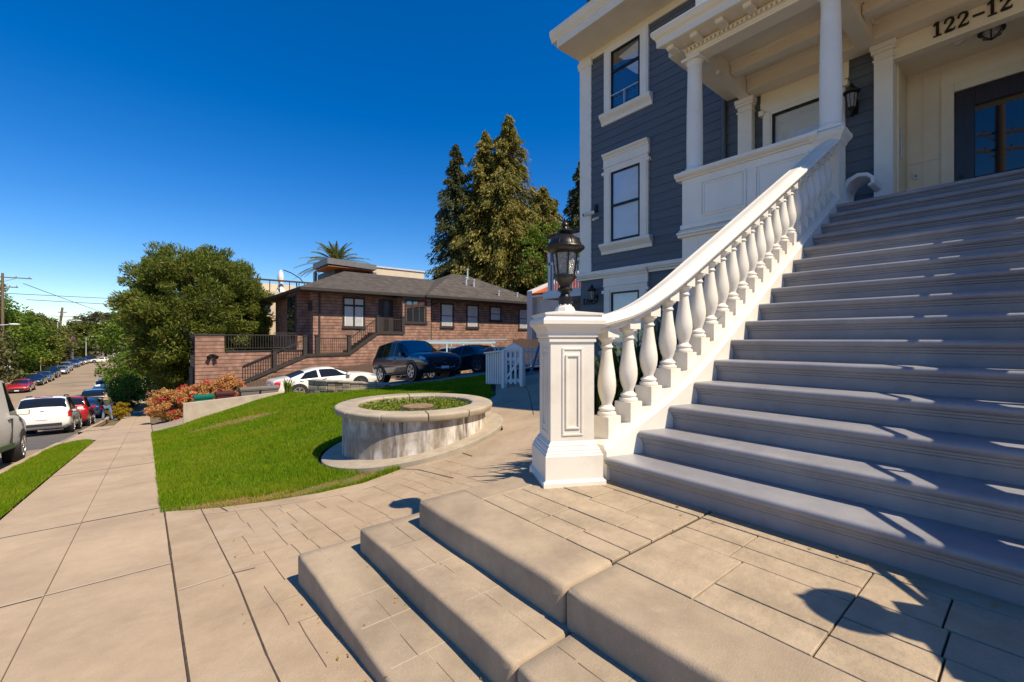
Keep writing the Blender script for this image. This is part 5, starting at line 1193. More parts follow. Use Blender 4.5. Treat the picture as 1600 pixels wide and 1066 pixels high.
def car(name, kind, paint, label, cat, scale=1., group=None, detail=True, lower=None, roofc=None):
    K = KIND[kind]; sp = SPEC[kind]; xs = [k[0] for k in K]; cols = [[k[j] for k in K] for j in range(1, 6)]
    t = thing(name, (0, 0, 0), label, cat, group); s_ = Matrix.Diagonal((scale, scale, scale, 1))
    def sec(x):
        sl, be, tp, w, rw = [catmull(xs, c, x) for c in cols]; tp = max(tp, be + .02); g = tp - be
        e = min(.07, g * .45)
        return [(0, sl), (.78 * w, sl), (.95 * w, sl + .09), (.99 * w, lerp(sl, be, .42)), (w, lerp(sl, be, .62)), (.985 * w, lerp(sl, be, .86)), (.955 * w, be), (lerp(.955 * w, rw, .5), be + (g - e) * .5), (rw, tp - e), (rw * .80, tp - e * .25), (rw * .4, tp), (0, tp + .012)]
    def P(x, v, off=0., side=1):
        q = sec(x); i = max(0, min(len(q) - 2, int(v))); f = v - i; y = lerp(q[i][0], q[i + 1][0], f); z = lerp(q[i][1], q[i + 1][1], f)
        dy, dz = q[i + 1][0] - q[i][0], q[i + 1][1] - q[i][1]; l = math.hypot(dy, dz) + 1e-9
        return Vector((x, (y + dz / l * off) * side, z - dy / l * off))
    n = 64; st_ = [lerp(xs[0], xs[-1], (1 - math.cos(math.pi * i / n)) / 2) for i in range(n + 1)]; mb = MB(); secs = []
    for x in st_:
        q = sec(x); secs.append([(x, y, z) for y, z in q] + [(x, -y, z) for y, z in q[1:-1][::-1]])
    mb.loft(secs); body = mb.build('body', paint, t, smooth=38)
    def patch(nm, m, x00, x10, x01, x11, v0, v1, sides=(1, -1), off=.007, nu=10, nv=4, par=None, thick=True):
        mb = MB()
        for sd in sides:
            V = []
            for j in range(nv + 1):
                b = j / nv
                for i in range(nu + 1):
                    a = i / nu; V.append(P(lerp(lerp(x00, x01, b), lerp(x10, x11, b), a), lerp(v0, v1, b), off, sd))
            F = [(j * (nu + 1) + i, j * (nu + 1) + i + 1, (j + 1) * (nu + 1) + i + 1, (j + 1) * (nu + 1) + i) for j in range(nv) for i in range(nu)]
            mb.add(V, F if sd < 0 else [f[::-1] for f in F])
        return mb.build(nm, m, par or t, smooth=60, recalc=False)
    def across(nm, m, xa, xb, v, off=.008, nu=6):          # windscreen / rear glass: one sheet over the roof line
        mb = MB(); V = []; vs = [v, 9.0, 10.0, 11.0]; vv = [(k, 1) for k in vs] + [(k, -1) for k in vs[-2::-1]]
        for i in range(nu + 1):
            for k, sd in vv: V.append(P(lerp(xa, xb, i / nu), k, off, sd))
        c = len(vv); mb.add(V, [(i * c + j, i * c + j + 1, (i + 1) * c + j + 1, (i + 1) * c + j) for i in range(nu) for j in range(c - 1)]); return mb.build(nm, m, t, smooth=60, recalc=False)
    for k, (a, b, c, d) in enumerate(sp['sw']):
        if kind == 'van' and k < 2: continue
        for sd in (1, -1): patch('side_window', M['carglass'], a, b, c, d, 6.12, 7.9, (sd,))
    across('windscreen', M['carglass'], sp['ws'][1], sp['ws'][0], 8.1); 
    if kind != 'van': across('rear_window', M['carglass'], sp['rg'][1], sp['rg'][0], 8.1)
    L0, L1 = xs[0], xs[-1]
    for sd in (1, -1):
        patch('headlight', M['clearl'], L1 - .34, L1 - .05, L1 - .46, L1 - .08, 5.0, 6.4, (sd,), .008)
        patch('tail_light', M['redl'], L0 + .012, L0 + .24, L0 + .02, L0 + .32, 4.0, 6.4, (sd,), .010)
    zb = catmull(xs, cols[1], L1)
    mb = MB(); mb.box(L1 - .03, L1 + .02, -.52, .52, zb - .16, zb - .02); mb.box(L1 - .05, L1 + .015, -.6, .6, zb - .34, zb - .22); mb.build('grille', M['plastic'], t, bevel=.012)
    mb = MB(); mb.box(L0 - .015, L0 + .06, -.62, .62, .40, .52); mb.build('rear_bumper_trim', M['plastic'], t, bevel=.012)
    mb = MB(); mb.box(L0 - .022, L0 - .002, -.17, .17, .68, .80); mb.build('rear_plate', M['plate'], t)
    mb = MB(); mb.box(L1 + .012, L1 + .03, -.17, .17, zb - .30, zb - .19); mb.build('front_plate', M['plate'], t)
    wy = catmull(xs, cols[3], sp['wx'][0]); r = sp['r']
    for wx in sp['wx']:
        for sd in (1, -1):
            y1 = sd * (wy + .006); mb = MB(); mb.cyl((wx, y1 - sd * .3, r + .015), (wx, y1, r + .015), r + .055, n=32); mb.build('wheel_arch', M['plastic'], t, smooth=40)
            Tw = Matrix.Translation((wx, y1 + sd * .012, r)) @ Matrix.Rotation(-sd * math.pi / 2, 4, 'X')
            mb = MB(); mb.lathe([(0, -.2), (r, -.2), (r, -.03), (r - .03, 0), (r * .70, 0), (r * .66, -.03), (0, -.035)], Tw, 28); wh = mb.build('wheel', M['rubber'], t, smooth=40)
            mb = MB(); mb.lathe([(r * .70, -.02), (r * .70, .006), (r * .62, .006), (r * .60, -.02)], Tw, 28); mb.lathe([(r * .16, -.03), (r * .14, .004), (0, .006)], Tw, 12)
            for k in range(5):
                for da in (-.16, .16):
                    a = 2 * math.pi * k / 5; mb.bar(Tw @ Vector((r * .12 * math.cos(a), r * .12 * math.sin(a), -.008)), Tw @ Vector((r * .64 * math.cos(a + da), r * .64 * math.sin(a + da), -.008)), .035, .022, up=(0, sd, 0))
            mb.build('rim', M['rim'], wh, smooth=40)
    xm = sp['ws'][1] - .22
    for sd in (1, -1):
        p = P(xm, 6.2, 0, sd); mb = MB(); mb.box(p.x - .08, p.x + .10, min(p.y - sd * .02, p.y + sd * .20), max(p.y - sd * .02, p.y + sd * .20), p.z + .0, p.z + .14); mb.build('mirror', paint, t, bevel=.03, seg=3)
    if detail:
        mb = MB()
        for sd in (1, -1):
            for k, (a, b, c, d) in enumerate(sp['sw']):
                p0 = P(b + .045, 5.9, .002, sd); mb.bar(p0, P(b + .045, 2.2, .002, sd), .008, .006, up=(0, sd, 0))
                h = P(lerp(a, b, .12 if kind != 'van' else .9), 5.35, .012, sd); mb.box(h.x - .09, h.x + .09, h.y - .012, h.y + .012, h.z - .014, h.z + .014)
        mb.build('door_seam', M['plastic'], t)
    t.scale = (scale,) * 3
    return t
def park(t, x, y, z, heading, pitch=0.):
    t.location = (x, y, z); t.rotation_mode = 'XYZ'; t.rotation_euler = (0, -pitch, heading)
SLOPE = math.atan(.094)
white = carpaint('white_car_paint', (.74, .72, .68), .0); red = carpaint('red_car_paint', (.40, .010, .012)); navy = carpaint('navy_car_paint', (.003, .006, .026), 0.); navy2 = carpaint('dark_blue_car_paint', (.005, .007, .016), 0.)
silver = carpaint('silver_car_paint', (.42, .42, .42), .6); grey = carpaint('grey_car_paint', (.10, .105, .11), .4); blk = carpaint('black_car_paint', (.012, .012, .014)); bluc = carpaint('blue_car_paint', (.03, .08, .20), .4); steel = carpaint('steel_blue_car_paint', (.10, .14, .19), .5); vanp = mat('warm_grey_van_paint', (.80, .76, .68), .5, coat=.15); maroon = carpaint('maroon_car_paint', (.13, .012, .02))
NEAR = 'cars parked along the near kerb'; FAR = 'cars parked along the far kerb'
KERBX = -3.42
def kerb_car(name, kind, paint, y, label, x=KERBX, sc=1., g=NEAR, flip=False, **k):
    t = car(name, kind, paint, label, k.pop('cat', 'car'), sc, g, **k)
    dz = (S(y + 1) - S(y - 1)) / 2; park(t, x, y, S(y) - .15, math.pi / 2 if not flip else -math.pi / 2, math.atan(dz) * (1 if not flip else -1)); return t
# white wagon, seen from behind
t = kerb_car('parked_suv', 'suv', white, 30.8, 'white suv parked at the kerb just ahead of the grey van, rear towards us', x=-3.62, sc=1.04, cat='suv')
def rear_kit(t, emb, col, red_bar=True):
    mb = MB(); mb.lathe([(.001, 0), (.07, .0), (.06, .012), (0, .014)], Matrix.Translation((-2.275, 0, 1.02)) @ Matrix.Rotation(-math.pi / 2, 4, 'Y') @ Matrix.Diagonal((.6, 1.25, 1, 1)), 20); mb.build('emblem', mat('emblem_' + emb, col, .25, coat=1), t)
    mb = MB(); mb.box(-2.30, -2.24, -.46, .46, .905, .93); mb.build('garnish', M['chrome'], t, bevel=.006)
    mb = MB(); mb.box(-1.9, -1.78, -.28, .28, 1.655, 1.675); mb.build('brake_light', M['redl'], t)
    for sd in (1, -1): mb = MB(); mb.tube([(-1.5, sd * .58, 1.64), (-1.3, sd * .58, 1.72), (-.2, sd * .585, 1.735), (.2, sd * .58, 1.65)], .022, 8); mb.build('roof_rail', M['plastic'], t, smooth=50)
rear_kit(t, 'oval', (.03, .06, .2))
t = kerb_car('parked_suv', 'suv', red, 36.9, 'red suv with dark glass parked ahead of the white suv', x=-3.5, sc=1.03, cat='suv'); rear_kit(t, 'silver', (.5, .5, .5))
t = kerb_car('parked_van', 'van', vanp, 14.75, 'weathered grey van parked beside the grass strip with its front wheel showing', x=-3.42, sc=1.0, cat='van')
mb = MB(); mb.box(-.9, .9, -1.0, -.93, .40, .52)
mb.build('rocker_panel', mat('green_lawn_reflection', (.05, .10, .04), .5), t, bevel=.01)  # low strip coloured green for the reflection of the lawn
for x in (-.95, .55): mb = MB(); mb.box(x, x + .012, -1.006, -.95, .5, 1.1); mb.build('door_gap', M['plastic'], t)
for i, (k, p, y, lab) in enumerate([('sedan', bluc, 45.3, 'blue sedan behind the bending person, next after the red suv'), ('suv', navy2, 51.5, 'dark navy car two ahead of the red suv on the near kerb'), ('sedan', bluc, 58, 'blue car third ahead of the red suv, half behind shrubs'), ('suv', white, 64.5, 'white car at the far end of the near kerb behind bushes')]):
    kerb_car('parked_car', k, p, y, lab, x=-3.35, detail=False)
FXC = -11.35
far = [('sedan', red, 73.5, -10.9, 'red sedan facing us, nearest car on the far kerb'), ('sedan', navy2, 83, -11.1, 'dark blue sedan right behind the red sedan on the far kerb'), ('sedan', steel, 89, -11.1, 'grey blue sedan third along the far kerb'), ('suv', blk, 97, -11.35, 'black suv fourth along the far kerb'), ('sedan', silver, 106, -11.2, 'small silver car between the black suv and the silver suv'),
       ('suv', silver, 115, -11.6, 'tall silver suv with dark windscreen on the far kerb'), ('suv', bluc, 130, -11.9, 'blue suv parked behind the tall silver suv'), ('suv', grey, 139, -11.9, 'dark grey car behind the blue suv up the street'), ('sedan', silver, 146, -11.7, 'pale car near the top of the far kerb'), ('suv', blk, 153, -11.2, 'black suv last in the far kerb row')]
for k, p, y, x, lab in far: kerb_car('parked_car', k, p, y, lab, x=x, g=FAR, flip=True, detail=False)
t = car('crossing_car', 'sedan', white, 'white sedan standing across the end of the street', 'car', detail=False); park(t, -8.6, 150, -4.26, math.pi)
# driveway and parking pad
t = car('parked_sedan', 'sedan', white, 'white sedan on the driveway below the brown stairs', 'car'); park(t, 6.75, 22.6, drive_z(6.75, 22.6) - .01, 0.03, math.atan(.075)); t.scale = (1.02, 1., .93)
t = car('parked_suv', 'suv', navy, 'shiny dark navy suv facing the round planter on the parking pad', 'suv', 1.02)
mb = MB(); mb.tube([(2.30, -.5, .62), (2.345, -.42, .42), (2.35, 0, .37), (2.345, .42, .42), (2.30, .5, .62)], .018, 8); mb.build('grille_trim', M['chrome'], t, smooth=50)
mb = MB(); mb.tube([(2.35, -.09, .60), (2.35, 0, .55), (2.35, .09, .60)], .012, 6); mb.build('emblem', M['chrome'], t)
mb = MB()
for sd in (1, -1): mb.box(-1.0, .98, min(sd * .90, sd * .93), max(sd * .90, sd * .93), .28, .36)
mb.build('sill_cladding', M['plastic'], t, bevel=.01); za_, zb_ = zg(8.9, 15.92), zg(8.85, 18.7); park(t, 8.9, 17.3, (za_ + zb_) / 2 + .012, R(-88), math.atan((za_ - zb_) / 2.75))
t = car('parked_sedan', 'sedan', navy2, 'dark blue sedan parked rear first behind the navy suv', 'car'); za_, zb_ = zg(11.55, 19.35), zg(12.45, 16.65); park(t, 12.0, 18.0, (za_ + zb_) / 2 + .012, R(108), math.atan((za_ - zb_) / 2.84))
t = car('parked_truck', 'pickup', carpaint('truck_paint', (.30, .29, .27), .2), 'grey work truck with a pale blue ladder rack', 'truck', 1.05); park(t, 14.7, 23.6, -.72, R(140))
mb = MB()
for sd in (1, -1):
    mb.bar((-2.5, sd * .9, 2.0), (2.2, sd * .9, 2.0), .08, .10)
    for x in (-2.4, -.75, .2): mb.bar((x, sd * .93, 1.0), (x, sd * .9, 2.0), .07, .07)
for x in (-2.45, -.75, 2.1): mb.bar((x, -.95, 2.0), (x, .95, 2.0), .07, .08)
mb.build('ladder_rack', M['rackw'], t)
ld = thing('carried_ladder', (14.7, 23.6, 1.4), 'long pale ladder lying on the truck rack', 'ladder')
mb = MB(); c, s = math.cos(R(140)), math.sin(R(140))
def q(u, v, z=1.52): return (14.7 + c * u - s * v, 23.6 + s * u + c * v, z - .02 * u)
mb.bar(q(-3.4, .2), q(2.6, .2), .04, .10); mb.bar(q(-3.4, .65), q(2.6, .65), .04, .10)
for k in range(17): mb.bar(q(-3.3 + k * .34, .2), q(-3.3 + k * .34, .65), .04, .03)
mb.build('ladder_frame', M['galv'], ld)
# ------------------------------------------------------------------ trees and shrubs
tree('evergreen_tree', (2.9, 40.5, S(40.5)), 9, (3.1, 40.4, 3.1), (4.6, 4.4, 5.5), LM['oak'], 'broad dark evergreen tree rounding over the sidewalk beside the brown garage', n_clump=560, per=290, clump_r=.72, leaf=.27, trunk_r=.3, shell=.55, asp=.24, zmin=-1.9, jit=.09, spray=.8)
def conifer(base, h, rad, m, label, n=230, per=95, droop=.35, top=.0, group='conifers behind the bungalow', size=.42, low=.08, irr=.3):
    t = thing('conifer_tree', base, label, 'tree', group); b = Vector(base); mb = MB(); mb.tube([b, b + Vector((0, 0, h * .5)), b + Vector((.2, .1, h))], [h * .022, h * .014, .05], 8); rr = random.Random(int(h * 100)); P = []; D = []
    for i in range(n):
        f = low + (1 - low) * (i / n) ** .85; z = h * f; L_ = rad * ((1 - f) ** .72 * 1.08 + .03) * rr.uniform(1 - irr, 1 + irr) * (1 if f < .8 else rr.uniform(.4, 1.2)); a = rr.uniform(0, 6.283); c, s = math.cos(a), math.sin(a)
        e = b + Vector((c * L_, s * L_, z - L_ * droop)); o = b + Vector((0, 0, z)); mid = o.lerp(e, .5) + Vector((0, 0, L_ * .08)); mb.tube([o, mid, e], [.06 + .01 * L_, .04, .012], 4)
        k = int(per * (.35 + L_ / rad)); u = rng.uniform(.12, 1., k) ** .8; w = rng.normal(size=(k, 3)) * np.array([.075 * L_ + .16] * 3) * (1.05 - .6 * u)[:, None]
        q = np.array(o) * ((1 - u) ** 2)[:, None] + 2 * np.array(mid) * (u * (1 - u))[:, None] + np.array(e) * (u ** 2)[:, None] + w; q[:, 2] -= np.abs(rng.normal(size=k)) * .25
        P.append(q); d = np.array([c, s, -.9]); D.append(np.tile(d, (k, 1)))
    mb.build('trunk', M['bark'], t, smooth=60); V, F = leaves(np.concatenate(P), size, .30, 0, np.concatenate(D), .6); raw('crown', V, F, m, t)
conifer((33.5, 53.0, 0), 29.0, 5.2, LM['redd'], 'narrow dark conifer at left of the tall redwoods', n=320, per=150, irr=.35)
conifer((39.3, 48.6, 0), 33.2, 8.2, LM['red'], 'tallest redwood with thin drooping top behind the bungalow', n=460, per=210, irr=.45, size=.46)
conifer((36.9, 50.6, 0), 31.0, 6.2, LM['red'], 'browner redwood just left of the tallest one', n=400, per=190, irr=.45, size=.46)
conifer((43.2, 45.3, 0), 23.0, 9.0, LM['red'], 'shorter redwood right of the tallest one above the orange roof', n=400, per=240, irr=.35, size=.5)
conifer((46.6, 41.2, 0), 26.5, 5.2, LM['redd'], 'dark conifer showing beside the blue house corner', n=300, per=140, irr=.35)
tree('leafy_tree', (40.3, 41.0, 0), 15, (40.3, 41.0, 12.0), (4.4, 4.4, 4.6), LM['bright'], 'pale green leafy tree in front of the redwoods at right', n_clump=70, per=70, clump_r=1.0, leaf=.35)
t = thing('palm_tree', (24.8, 77, 0), 'palm tree with arching fronds behind the grey modern house', 'tree')
mb = MB(); mb.tube([(24.8, 77, 0), (24.8, 77, 8), (24.8, 77, 14.3)], [.6, .45, .5], 10); mb.build('trunk', M['bark'], t, smooth=50); V = []; F = []
for i in range(72):
    a = random.uniform(0, 6.283); el = random.uniform(-.15, 1.4); L_ = random.uniform(5.2, 6.8); c, s = math.cos(a), math.sin(a); pp = []
    for k in range(9): u = k / 8; pp.append(Vector((24.8 + c * L_ * math.cos(el) * u, 77 + s * L_ * math.cos(el) * u, 14.4 + L_ * math.sin(el) * u - 2.4 * u * u)))
    for k in range(8):
        for j in range(4):
            p = pp[k].lerp(pp[k + 1], j / 4); d = (pp[k + 1] - pp[k]).normalized(); side = d.cross(Vector((0, 0, 1))).normalized(); w = .5 * math.sin(math.pi * min(.95, (k + j / 4) / 8 + .12)) + .05
            for sg in (1, -1):
                o = len(V); q = p + side * sg * w + d * .35 - Vector((0, 0, .22)); V += [p, p + d * .16, q]; F.append((o, o + 1, o + 2))
raw('crown', V, np.array(F), LM['palm'], t)
def shrub(name, x, y, z, r, m, label, n=40, per=90, cr=.22, leaf=.09, group=None, shell=.6, cat='shrub', asp=.5):
    t = thing(name, (x, y, z), label, cat, group); mb = MB()
    for i in range(6): a = i * 1.05; mb.tube([(x, y, z - .1), (x + math.cos(a) * r[0] * .3, y + math.sin(a) * r[1] * .3, z + r[2] * .6), (x + math.cos(a) * r[0] * .6, y + math.sin(a) * r[1] * .6, z + r[2] * 1.1)], [.03, .02, .008], 5)
    mb.build('stem', M['bark'], t); V, F = leaves(crown_points((x, y, z + r[2]), r, n, per, cr, shell, z + .02), leaf, asp); raw('foliage', V, F, m, t); return t
HG = 'pink and yellow hedge mounds by the driveway'
for i, (x, y, r, lab) in enumerate([(.75, 26.9, (.85, .8, .78), 'yellow pink hedge mound nearest the sidewalk'), (1.55, 27.6, (.9, 1.0, .84), 'tall yellow pink hedge mound behind the sidewalk mound'), (2.35, 26.6, (.75, .38, .72), 'hedge mound with red blooms beside the brown garage wall'), (3.2, 26.4, (.7, .35, .70), 'last hedge mound, behind the maroon bin')]):
    z = min(S(y), zg(x, y)) + .05
    if i > 1: z = zg(x, y) - .25
    t = shrub('flowering_hedge', x, y, z, r, LM['hedge'], lab, n=75, per=120, cr=.22, leaf=.085, group=HG)
    cc = blob_points(9 if i != 2 else 14, (x, y, z + r[2]), r, .95); P = np.concatenate([blob_points(40, c, (.17, .17, .13), .2) for c in cc if c[2] > z + .1]); V, F = leaves(P, .08, .6); raw('bloom_cluster', V, F, LM['hedger'], t)['kind'] = 'stuff'
shrub('yellow_shrub', -1.42, 38.6, S(38.6), (.58, .56, .55), LM['yellow'], 'round golden yellow shrub by the kerb beside the bending person', n=60, per=90, cr=.16, leaf=.07)
for i, (x, y, r, m, lab) in enumerate([(-1.3, 48, (1.1, 2.0, 1.3), 'bright', 'low bright green shrub on the verge past the yellow shrub'), (-1.7, 60, (1.5, 2.8, 1.9), 'bright', 'taller green shrub on the verge farther down the sidewalk'), (1.6, 44.5, (2.0, 2.4, 1.7), 'bright', 'bright green shrub under the evergreen by the sidewalk'), (2.9, 31.3, (1.2, 1.4, 1.2), 'olive', 'dark low shrub at the foot of the garage wing')]):
    shrub('green_shrub', x, y, S(y), r, LM[m], lab, n=60, per=70, cr=.5, leaf=.20)
t = thing('street_tree', (-1.2, 53.5, S(53.5)), 'small green street tree with orange blossom over the sidewalk', 'tree')
limbs((-1.2, 53.5, S(53.5)), (-1.2, 53.5, -.6), .12, (-.9, 53.5, -.7), (2.6, 2.6, 1.2)).build('trunk', M['bark'], t, smooth=60); V, F = leaves(crown_points((-.9, 53.5, -.8), (2.9, 2.6, 1.2), 70, 70, .55, .5), .20); raw('crown', V, F, LM['bright'], t)
cc = blob_points(5, (-.2, 53.0, -.5), (1.4, 1.4, .7), .9); P = np.concatenate([blob_points(26, c, (.35, .35, .12), .2) for c in cc]); V, F = leaves(P, .16); raw('blossom', V, F, leafmat('orange_blossom', [(.55, .08, .02), (.62, .16, .04)]), t)
tree('maple_tree', (.1, 60, S(60)), 9, (.4, 60, 2.6), (4.3, 4, 4.2), LM['bright'], 'yellow green leafy tree behind the left side of the evergreen', n_clump=90, per=70, clump_r=1.0, leaf=.30)
for i, (x, y, cz, r, m, lab) in enumerate([(-17.5, 62, .6, (4.2, 5.0, 4.8), 'olive', 'grey green tree at the left edge across the street'), (-16.2, 76, -.2, (4.2, 5, 4.4), 'olive', 'dark round tree above the red sedan across the street'), (-19.0, 92, 4.6, (5.2, 6, 6.0), 'bright', 'tall bright green tree behind the utility pole'), (-16.6, 98, .8, (4.4, 7, 5.2), 'bright', 'green tree beyond the street lamp across the street'), (-16.4, 116, .8, (4.3, 8, 5.4), 'oak', 'dark tree above the silver suv on the far kerb'), (-17.5, 136, .5, (5, 8, 6.0), 'olive', 'tree beside the brick roof far up the street'),
        (-9.5, 178, 4.8, (7.5, 8, 4.6), 'olive', 'flat topped tree at the end of the street'), (-13.5, 176, 1.2, (7.5, 7, 5.0), 'oak', 'dark lower tree in front of the flat topped tree'), (-3.0, 186, 2.4, (4.0, 6, 5.0), 'olive', 'thin grey green tree right of the flat topped tree'), (3.5, 92, 1.0, (6, 8, 6.5), 'oak', 'dark tree far down the near sidewalk'), (5, 128, 1.0, (7, 10, 6), 'olive', 'distant tree closing the near sidewalk')]):
    tree('roadside_tree', (x, y, S(y)), 9, (x, y, cz), r, LM[m], lab, group='trees along the far end of the street', n_clump=150, per=90, clump_r=1.3, leaf=.55 if y > 100 else .40, trunk_r=.25, zmin=S(y) + .4 if y < 170 else None)
strap_plant(4.35, 19.3, zg(4.35, 19.3), 70, .85, 'spiky green iris clump on the lawn edge before the white car', None, 'weed', .5, .04)
for i, (x, y) in enumerate([(-15.2, 70.0), (-15.4, 88.0)]):
    shrub('garden_bush', x, y, S(y), (1.6, 2.5, 1.0), LM['olive'], ['low garden bush behind the red sedan across the street', 'low garden bush under the trees across the street'][i], n=50, per=60, cr=.5, leaf=.25)

# ------------------------------------------------------------------ street furniture and far buildings
def upole(x, y, z, h, label, arms, lean=0., r=.16):
    t = thing('utility_pole', (x, y, z), label, 'pole', 'wooden utility poles'); mb = MB(); top = Vector((x + lean, y, z + h)); mb.tube([(x, y, z - .3), top], [r, r * .7], 10); mb.build('shaft', M['pole'], t, smooth=50); mb = MB()
    for k, (dz, L_) in enumerate(arms):
        p = top - Vector((0, 0, dz)); mb.bar(p + Vector((-L_ / 2, .12, 0)), p + Vector((L_ / 2, .12, 0)), .10, .12)
        for s in (-.9, -.45, .45, .9): mb.lathe([(.05, .05), (.03, .12), (.055, .2), (0, .24)], Matrix.Translation(p + Vector((s * L_ / 2, .12, 0))), 8)
        mb.bar(p + Vector((-L_ / 4, .1, 0)), p + Vector((0, .0, -.6)), .04, .05); mb.bar(p + Vector((L_ / 4, .1, 0)), p + Vector((0, .0, -.6)), .04, .05)
    mb.build('crossarm', M['pole'], t); return t
upole(-13.9, 83, S(83), 14.0, 'wooden utility pole with two crossarms at the left edge', [(.5, 5.0), (1.7, 2.6)], r=.18)
upole(-14.0, 124, S(124), 12.0, 'leaning bare utility pole beyond the trees across the street', [(1.0, 1.2)], lean=1.1, r=.26)
tp = upole(-13.9, 1.55, S(1.5), 15.0, 'wooden utility pole across the street, mirrored in the entry door', [(2.6, 2.6), (3.5, 2.4)], r=.26)
for o in tp.children:
    if o.name.startswith('crossarm'): o.rotation_euler.z = R(58)
for i, (a, b, sag, lab) in enumerate([((-12, 82, 8.6), (6, 150, 2.4), .3, 'overhead wire dropping from the pole to the right'), ((-12, 84, 6.7), (40, 84, 6.6), .35, 'upper level overhead wire across the sky'), ((-12, 90, 4.9), (40, 92, 5.2), .3, 'lower level overhead wire across the sky'), ((-13, 84, 5.0), (-12.9, 124, 6.3), 1.4, 'sagging wire between the two far poles'), ((-14, 84, 7.4), (60, 120, 11.0), .5, 'long thin wire rising to the right behind the evergreen')]):
    A, B = Vector(a), Vector(b); pts = [A.lerp(B, k / 16) - Vector((0, 0, 4 * sag * (k / 16) * (1 - k / 16))) for k in range(17)]; mb = MB(); mb.tube(pts, .035, 5); tag(mb.build('overhead_wire', M['plastic']), lab, 'wire', 'overhead wires')
def lamp(x, y, z, h, arm, label):
    t = thing('street_lamp', (x, y, z), label, 'lamp', 'street lamps'); mb = MB(); mb.tube([(x, y, z), (x, y, z + h - .3), (x + arm * .4, y, z + h), (x + arm, y, z + h + .1)], [.12, .09, .06, .05], 8); mb.build('mast', M['galv'], t, smooth=50); mb = MB(); mb.lathe([(.0, -.1), (.22, -.06), (.25, .04), (.12, .14), (0, .16)], Matrix.Translation((x + arm, y, z + h + .1)) @ Matrix.Diagonal((2.0, .8, .8, 1)), 12); mb.build('lamp_head', M['picket'], t, smooth=50)
lamp(-13.4, 74, S(74), 7.3, 1.9, 'street lamp arm reaching over the road in front of the trees at left'); lamp(-12.9, 118, S(118), 9.2, 2.8, 'taller street lamp before the flat topped tree'); lamp(-12.9, 168, S(150), 6.5, 3.0, 'low street lamp near the end of the street')
def simple_house(name, x0, x1, y0, y1, z0, zw, zr, m, rm, label, axis='x', wins=()):
    t = thing(name, ((x0 + x1) / 2, y0, z0), label, 'house'); mb = MB(); mb.box(x0, x1, y0, y1, z0 - 1, zw); mb.build('wall', m, t); mb = MB(); e = .6
    if axis == 'x': mb.prism([(y0 - e, zw - .1), (y0 - e, zw + .15), ((y0 + y1) / 2, zr), (y1 + e, zw + .15), (y1 + e, zw - .1)], 'x', x0 - e, x1 + e)
    else: mb.prism([(x0 - e, zw - .1), (x0 - e, zw + .15), ((x0 + x1) / 2, zr), (x1 + e, zw + .15), (x1 + e, zw - .1)], 'y', y0 - e, y1 + e)
    mb.build('roof', rm, t)
    for (a, b, c, d) in wins: mb = MB(); mb.box(a, b, y0 - .06, y0 + .02, c, d); mb.build('window', M['glassd'], t)
    return t
brick = mat('red_brown_roof', (.22, .105, .07), .9, (.17, .08, .055), 2)
simple_house('far_house', -24, -14.6, 148, 160, -4.2, -.2, 3.4, M['beige'], brick, 'brick roofed house behind the parked cars far up the street', wins=((-17.5, -15.8, -2.6, -1.0),))
simple_house('far_house', -7.5, 4.5, 205, 216, -4.2, .6, 4.2, M['stucco'], brick, 'low brown roofed building closing the end of the street', wins=((-4, -2, -2.5, -.8), (0, 2, -2.5, -.8)))
simple_house('far_house', -33, -21.5, 108, 120, -4.2, 5.2, 8.2, M['beige'], brick, 'tan gabled house hidden behind the trees at left', axis='y')
simple_house('far_house', -30, -17.5, 78, 90, -4.2, -.6, 1.4, M['wood'], M['roof'], 'dark low garage among the trees across the street')
t = thing('street_banner', (-4.5, 160, -2), 'white trimmed canopy sign at the end of the street', 'canopy'); mb = MB()
mb.bar((-7.2, 160, -2.2), (1.5, 160, -2.2), .3, .4); mb.bar((-7.2, 160, -2.2), (-6.2, 160, -.2), .3, .4); mb.bar((1.5, 160, -2.2), (.6, 160, -.2), .3, .4); mb.build('white_frame', M['picket'], t); mb = MB(); mb.box(-6.2, .6, 160.2, 162, -2.1, -.4); mb.build('canopy_panel', M['dark'], t); mb = MB(); mb.box(-7, -6.8, 160, 160.2, -4.2, -2.2); mb.box(1.2, 1.4, 160, 160.2, -4.2, -2.2); mb.build('post', M['galv'], t)
def sign(x, y, z, w, h, ph, m, label):
    t = thing('street_sign', (x, y, z), label, 'sign', 'small signs along the far sidewalk'); mb = MB(); mb.cyl((x, y, z), (x, y, z + ph), .035); mb.build('post', M['galv'], t); mb = MB(); mb.box(x - w / 2, x + w / 2, y - .05, y - .036, z + ph - h, z + ph); mb.build('sign_face', m, t)
sign(-13.1, 80.5, S(80), .55, .65, 2.6, M['plate'], 'small white parking sign above the red sedan'); sign(-13.3, 118, S(118), .8, 1.0, 3.6, M['plate'], 'white sign beside the pole far up the street'); sign(-12.8, 100, S(100), .5, .5, 2.9, mat('yellow_sign', (.6, .42, .02), .5), 'small yellow sign above the silver cars')
t = thing('utility_trailer', (-11.3, 50, S(50)), 'grey trailer loaded with a pale pipe at the left edge across the street', 'trailer')
mb = MB(); mb.box(-12.2, -10.5, 47.5, 51, S(49) + .45, S(49) + 1.1); mb.box(-12.2, -12.1, 47.5, 51, S(49) + 1.1, S(49) + 1.6); mb.build('bed', M['modern'], t, bevel=.02); mb = MB(); mb.cyl((-10.9, 49.2, S(49) + 1.0), (-10.5, 49.8, S(49) + 2.0), .12); mb.build('pipe', M['picket'], t)
for y in (48.2, 50.2): mb = MB(); mb.cyl((-10.35, y, S(49) + .2), (-10.55, y, S(49) + .2), .35, n=18); mb.build('wheel', M['rubber'], t)

